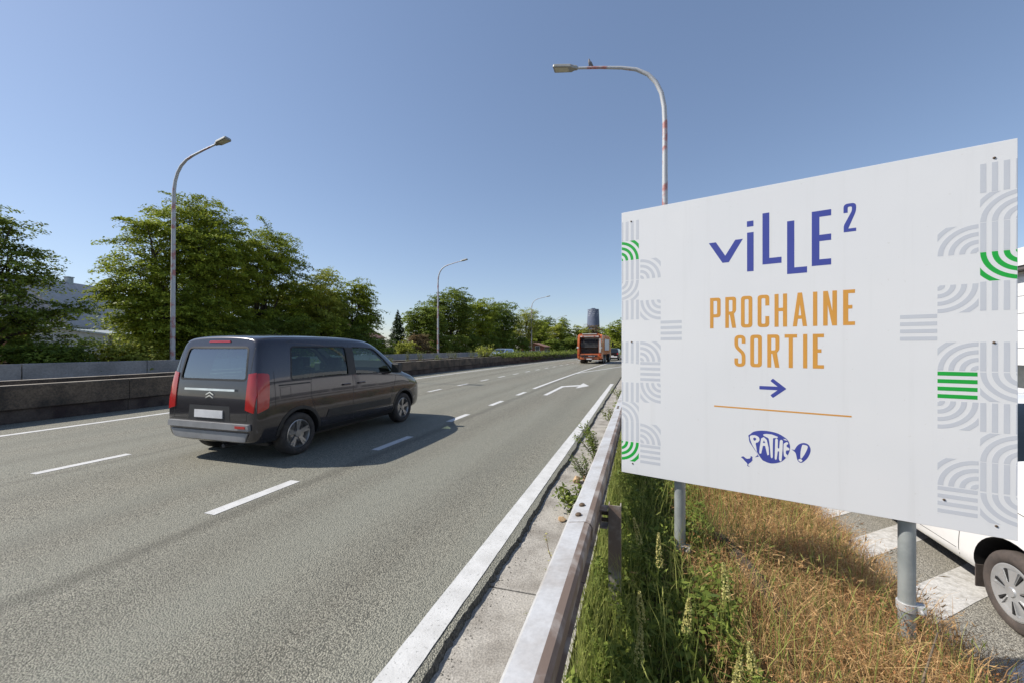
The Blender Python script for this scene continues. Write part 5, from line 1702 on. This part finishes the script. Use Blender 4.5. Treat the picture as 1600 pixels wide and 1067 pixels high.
# matted straw, broken stalks and rusty seed husks lying every way
def straw(name, n, seed, mat, zr, L0, L1, w0, w1, label, bias, x0=.25, x1=2.15):
    r = np.random.default_rng(seed)
    x = x0 + (x1-x0)*r.random(n); y = .6 + 6.6*r.random(n)
    pq = patchy(x*1.7+bias, y*1.9-bias)
    k = r.random(n) < .25+.9*pq
    x, y, pq = x[k], y[k], pq[k]; n = len(x)
    P = np.stack([x, y, emb_np(x, y) + zr*(r.random(n)**1.3)*(.4+.9*pq)], 1)
    dr = unit(r.normal(size=(n, 3))*np.array([1, 1, .75]))
    V, F = leaf_quads(P, unit(r.normal(size=(n, 3)) + np.array([0, 0, .6])), L0+(L1-L0)*r.random(n)**2, w0+(w1-w0)*r.random(n), r, dr)
    o = link(bpy.data.objects.new(name, np_mesh(name, V, F, mat, np.clip(r.random(n)*.75+.25*pq, 0, 1))))
    tag(o, label, 'dry weeds', kind='stuff')
straw('straw_litter', 70000, 501, M['dry'], .20, .02, .12, .0018, .0045, 'tangled straw and broken stalks on the bank under the billboard', .3)
straw('seed_husks', 64000, 502, M['rusty'], .24, .006, .022, .004, .009, 'rusty brown seed husks and withered leaves in the dry grass', 1.7)
straw('green_tufts', 3500, 503, M['weed'], .15, .02, .06, .006, .014, 'small green leaf tufts scattered in the dry grass', 4.1, .25, 2.2)
# fringe of grass spilling down to the service road
n = 8000
x = 1.45 + 1.0*r.random(n); y = 1.2 + 6*r.random(n)
hh = .12+.22*r.random(n)
blades('fringe_grass', x, y, hh, .003+.003*r.random(n), M['dry'], 94, .6, 'yellowish grass fringe along the service road edge', heads=2500)
# leafy low weeds beside the rail
n = 42000
x = -.30 + .85*r.random(n)**1.6; y = .8 + 6.5*r.random(n)**1.15
cl = .5+.5*np.sin(x*14+y*3)*np.sin(y*9.5+x*5)
z = emb_np(x, y) + (.02 + .34*cl*r.random(n)**.8)*np.where(x < .5, 1, .6)
P = np.stack([x, y, z], 1)
nr = unit(np.array([-.2, -.1, .7]) + r.normal(size=P.shape)*.6)
L = .018+.042*r.random(n)**1.4
V, F = leaf_quads(P, nr, L, L*.5, r)
o = link(bpy.data.objects.new('low_weeds', np_mesh('low_weeds', V, F, M['weed'], r.random(n)*.9)))
tag(o, 'mass of small green leaves behind the guard rail', 'weeds', kind='stuff')

# flowering weeds with pale spikes
def mignonette(loc, H, seed):
    r = np.random.default_rng(seed)
    t = empty('flowering_weed', loc, 0)
    b = MB(); a = r.random()*6.28; ln = .10*H+.05*r.random()
    p0, p1, p2 = Vector((0, 0, -.03)), Vector((ln*.3*math.cos(a), ln*.3*math.sin(a), H*.55)), Vector((ln*math.cos(a), ln*math.sin(a), H))
    b.tube([p0, p1, p2], [.005, .004, .002], 6)
    b.build('stem', M['weed'], t, smooth=True)
    n = 90; P = []
    for k in range(n):
        u = .05+.62*r.random(); q = p0*(1-u)**2+p1*2*u*(1-u)+p2*u*u
        P.append(np.array(q)+r.normal(size=3)*np.array([.04, .04, .015]))
    P = np.array(P); nr = unit(np.array([0, 0, .8])+r.normal(size=P.shape)*.5); L = .03+.04*r.random(n)
    V, F = leaf_quads(P, nr, L, L*.25, r)
    link(bpy.data.objects.new('foliage', np_mesh('foliage', V, F, M['weed'], r.random(n))), t)
    n = 260; P = []; 
    for k in range(n):
        u = .66+.34*r.random(); q = p0*(1-u)**2+p1*2*u*(1-u)+p2*u*u
        an = r.random()*6.28; rr = (.013+.004*r.random())*(1.15-.9*((u-.66)/.34)**2)
        P.append(np.array(q)+np.array([rr*math.cos(an), rr*math.sin(an), 0]))
    P = np.array(P); nr = unit(r.normal(size=P.shape)); L = .007+.005*r.random(n)
    V, F = leaf_quads(P, nr, L, L*.9, r)
    link(bpy.data.objects.new('flower_spike', np_mesh('flower_spike', V, F, M['flower'], r.random(n))), t)
    return t
fw = [(-.02, 1.72, .46, 'pale flower spike right against the back of the guard rail post'), (.02, 2.02, .5, 'pale flower spike in front of the rail post'), (.11, 2.35, .55, 'leaning pale flower spike right of the rail post'), (.18, 1.95, .44, 'tall pale flower spike midway between rail and left sign post'),
      (.42, 2.15, .52, 'pale flower spike just left of the left sign post'), (.10, 1.65, .36, 'short pale flower spike in the dark weeds'), (.34, 1.75, .38, 'short pale flower spike low among green leaves'), (.22, 1.45, .34, 'pale flower spike at the bottom of the weed bed'),
      (.46, 1.85, .40, 'pale flower spike at the border of the dry grass'), (-.06, 1.35, .40, 'pale flower spike near the bottom by the rail'), (.05, 2.75, .5, 'pale flower spike behind the rail post'), (.55, 1.5, .36, 'lowest pale flower spike at the edge of the dry grass')]
for i, (x, y, H, lab) in enumerate(fw):
    t = mignonette((x, y, emb(x, y)), H, 400+i)
    tag(t, lab, 'weed', 'pale flowering weeds behind the guard rail')
# weeds in the gutter
GG = 'weeds in the gutter'
gw = [(-.60, 6.2, .46, .36, 'weed', 1500, .04, 'large leafy weed in the gutter, furthest of the three nearer ones'), (-.62, 5.2, .32, .26, 'weedg', 800, .036, 'grey green weed behind the ochre stones'), (-.60, 4.05, .30, .24, 'weed', 520, .055, 'long leaved weed leaning out from the rail'),
      (-.44, 8.6, .40, .34, 'weed', 900, .05, 'gutter weed beyond the large leafy one'), (-.42, 10.4, .42, .36, 'weed', 900, .055, 'gutter weed just before the billboard edge'), (-.42, 12.4, .42, .4, 'weed', 900, .055, 'distant gutter weed at the rail foot'), (-.36, 14.4, .3, .35, 'weed', 400, .06, 'furthest gutter weed before the white line ends'),
      (-.40, 16.6, .35, .4, 'weed', 400, .06, 'weed at the kerb near the exit'), (-.38, 19.0, .4, .45, 'weed', 400, .07, 'weed tuft past the end of the white line'), (-.40, 22.0, .45, .5, 'weed', 400, .08, 'weed tuft beside the exit lane')]
for i, (x, y, H, R, m_, n_, lf, lab) in enumerate(gw):
    small_bush('gutter_weed', lab, (x, y, -.04), H, R, M[m_], 430+i, n_, lf, 'weed', GG, stems=12)
def dry_stem(x, y, H, lean, seed, lab):
    r = np.random.default_rng(seed)
    t = empty('dry_stem', (x, y, -.04), 0, lab, 'weed', 'thin dry stems in the gutter')
    p = [Vector((0, 0, 0)), Vector((lean*.35, .03, H*.35)), Vector((lean*.8, .06, H*.75)), Vector((lean, .10, H))]
    b = MB(); b.tube(p, [.004, .0035, .003, .0015], 5); b.build('stem', M['twig'], t, smooth=True)
    P = []
    for k in range(70):
        u = .3+.7*r.random(); i = min(2, int(u*3)); q = p[i].lerp(p[i+1], u*3-i); P.append(np.array(q)+r.normal(size=3)*.008)
    P = np.array(P); nr = unit(r.normal(size=P.shape)); L = .008+.012*r.random(70)
    V, F = leaf_quads(P, nr, L, L*.45, r)
    link(bpy.data.objects.new('seed_head', np_mesh('seed_head', V, F, M['flower'], r.random(70))), t)
dry_stem(-.47, 2.62, .40, -.16, 1, 'tall dry stem leaning over the gutter crack')
dry_stem(-.46, 2.30, .26, -.10, 2, 'shorter dry stem nearest the bottom of the gutter')
dry_stem(-.43, 2.75, .22, .02, 3, 'small upright dry stem beside the rail')
def stone(x, y, s, seed, lab, flat=.75):
    bm = bmesh.new(); bmesh.ops.create_icosphere(bm, subdivisions=2, radius=1)
    rr = random.Random(seed)
    ks = [Vector((rr.uniform(-1, 1), rr.uniform(-1, 1), rr.uniform(-1, 1))).normalized() for _ in range(9)]
    for v in bm.verts:
        d = v.co.normalized(); k = min(1.0, min((.55+.35*((i*37) % 7)/7)/max(.05, d.dot(q)) for i, q in enumerate(ks)))
        v.co = d*k
        v.co.x *= s; v.co.y *= s*.85; v.co.z = v.co.z*s*flat
    me = bpy.data.meshes.new('stone'); bm.to_mesh(me); bm.free(); me.materials.append(M['stone'])
    o = link(bpy.data.objects.new('stone', me)); o.location = (x, y, -.045+s*flat*.62); o.rotation_euler = (0, 0, seed)
    tag(o, lab, 'stone', 'ochre stones in the gutter')
stone(-.76, 5.02, .075, 1, 'large round ochre stone, left one of the pair in the gutter')
stone(-.60, 4.98, .07, 2, 'taller ochre stone against the grey green weed')
stone(-.62, 4.80, .05, 3, 'small ochre stone in front of the taller one')
stone(-.66, 5.12, .055, 4, 'ochre stone wedged behind the pair')
stone(-.735, 3.88, .06, 5, 'flat pale stone alone in the gutter before the long leaved weed', .35)
# weathered beam half buried in the grass
b = MB()
bp = [(.60, 3.55, .13), (.66, 3.25, .15), (.72, 2.95, .15), (.80, 2.62, .10)]
b.tube(bp, [.045, .05, .048, .042], 9)
o = b.build('wooden_beam', M['bark'], None, smooth=True); tag(o, 'dark weathered wooden beam half buried in the dry grass right of the left sign post', 'beam')
# grit and crumbs of asphalt swept into the gutter
r = np.random.default_rng(610)
n = 1500
y = .9 + 13*r.random(n)**1.5
x = np.where(r.random(n) < .6, -.995 + np.abs(r.normal(size=n))*.05, -1.0 + .62*r.random(n))
s_ = .0025 + .006*r.random(n)**2
base = np.array([[1, 0, 0], [-.5, .8, 0], [-.5, -.8, 0], [.1, 0, .9]])
V = (np.stack([x, y, np.full(n, -.047)], 1)[:, None, :] + base[None]*s_[:, None, None]*(.7+.6*r.random((n, 4, 3)))).reshape(-1, 3)
F = (np.arange(n)[:, None, None]*4 + np.array([[0, 1, 3], [1, 2, 3], [2, 0, 3]])[None]).reshape(-1, 3)
o = link(bpy.data.objects.new('grit', np_mesh('grit', V, F, M['conc_edge'])))
tag(o, 'loose grit along the broken edge of the surfacing', 'gravel', kind='stuff')
# orange flower in the dry grass
t = empty('orange_flower', (.95, 1.85, emb(.95, 1.85)), 0, 'single orange flower low in the dry grass', 'flower')
b = MB(); b.tube([(0, 0, -.02), (.01, 0, .14), (.015, .01, .24)], [.003, .0025, .002], 5); b.build('stem', M['weed'], t)
b = MB()
for k in range(10):
    a = 2*math.pi*k/10
    b.add([(.015, .01, .24), (.015+.02*math.cos(a-.25), .01+.02*math.sin(a-.25), .247), (.015+.032*math.cos(a), .01+.032*math.sin(a), .245), (.015+.02*math.cos(a+.25), .01+.02*math.sin(a+.25), .247)], [(0, 1, 2, 3)])
b.build('petal_ring', M['amber'], t)
# loose dead stalks lying across the bank
for i, (x, y, a, ln, lab) in enumerate([(1.02, 2.0, .9, .5, 'long dead stalk lying in the dry grass below the billboard'), (1.30, 2.3, -.5, .45, 'dead stalk leaning towards the right sign post'), (1.25, 1.7, 1.7, .4, 'pale dead stalk at the bottom of the dry grass')]):
    z = emb(x, y)
    b = MB(); b.tube([(0, 0, .02), (ln*.5*math.cos(a), ln*.5*math.sin(a), .17), (ln*math.cos(a), ln*math.sin(a), .26)], [.006, .005, .003], 6)
    o = b.build('dead_stalk', M['twig'], None, (x, y, z), smooth=True); tag(o, lab, 'stalk', 'dead stalks in the dry grass')
bpy.context.view_layer.update()
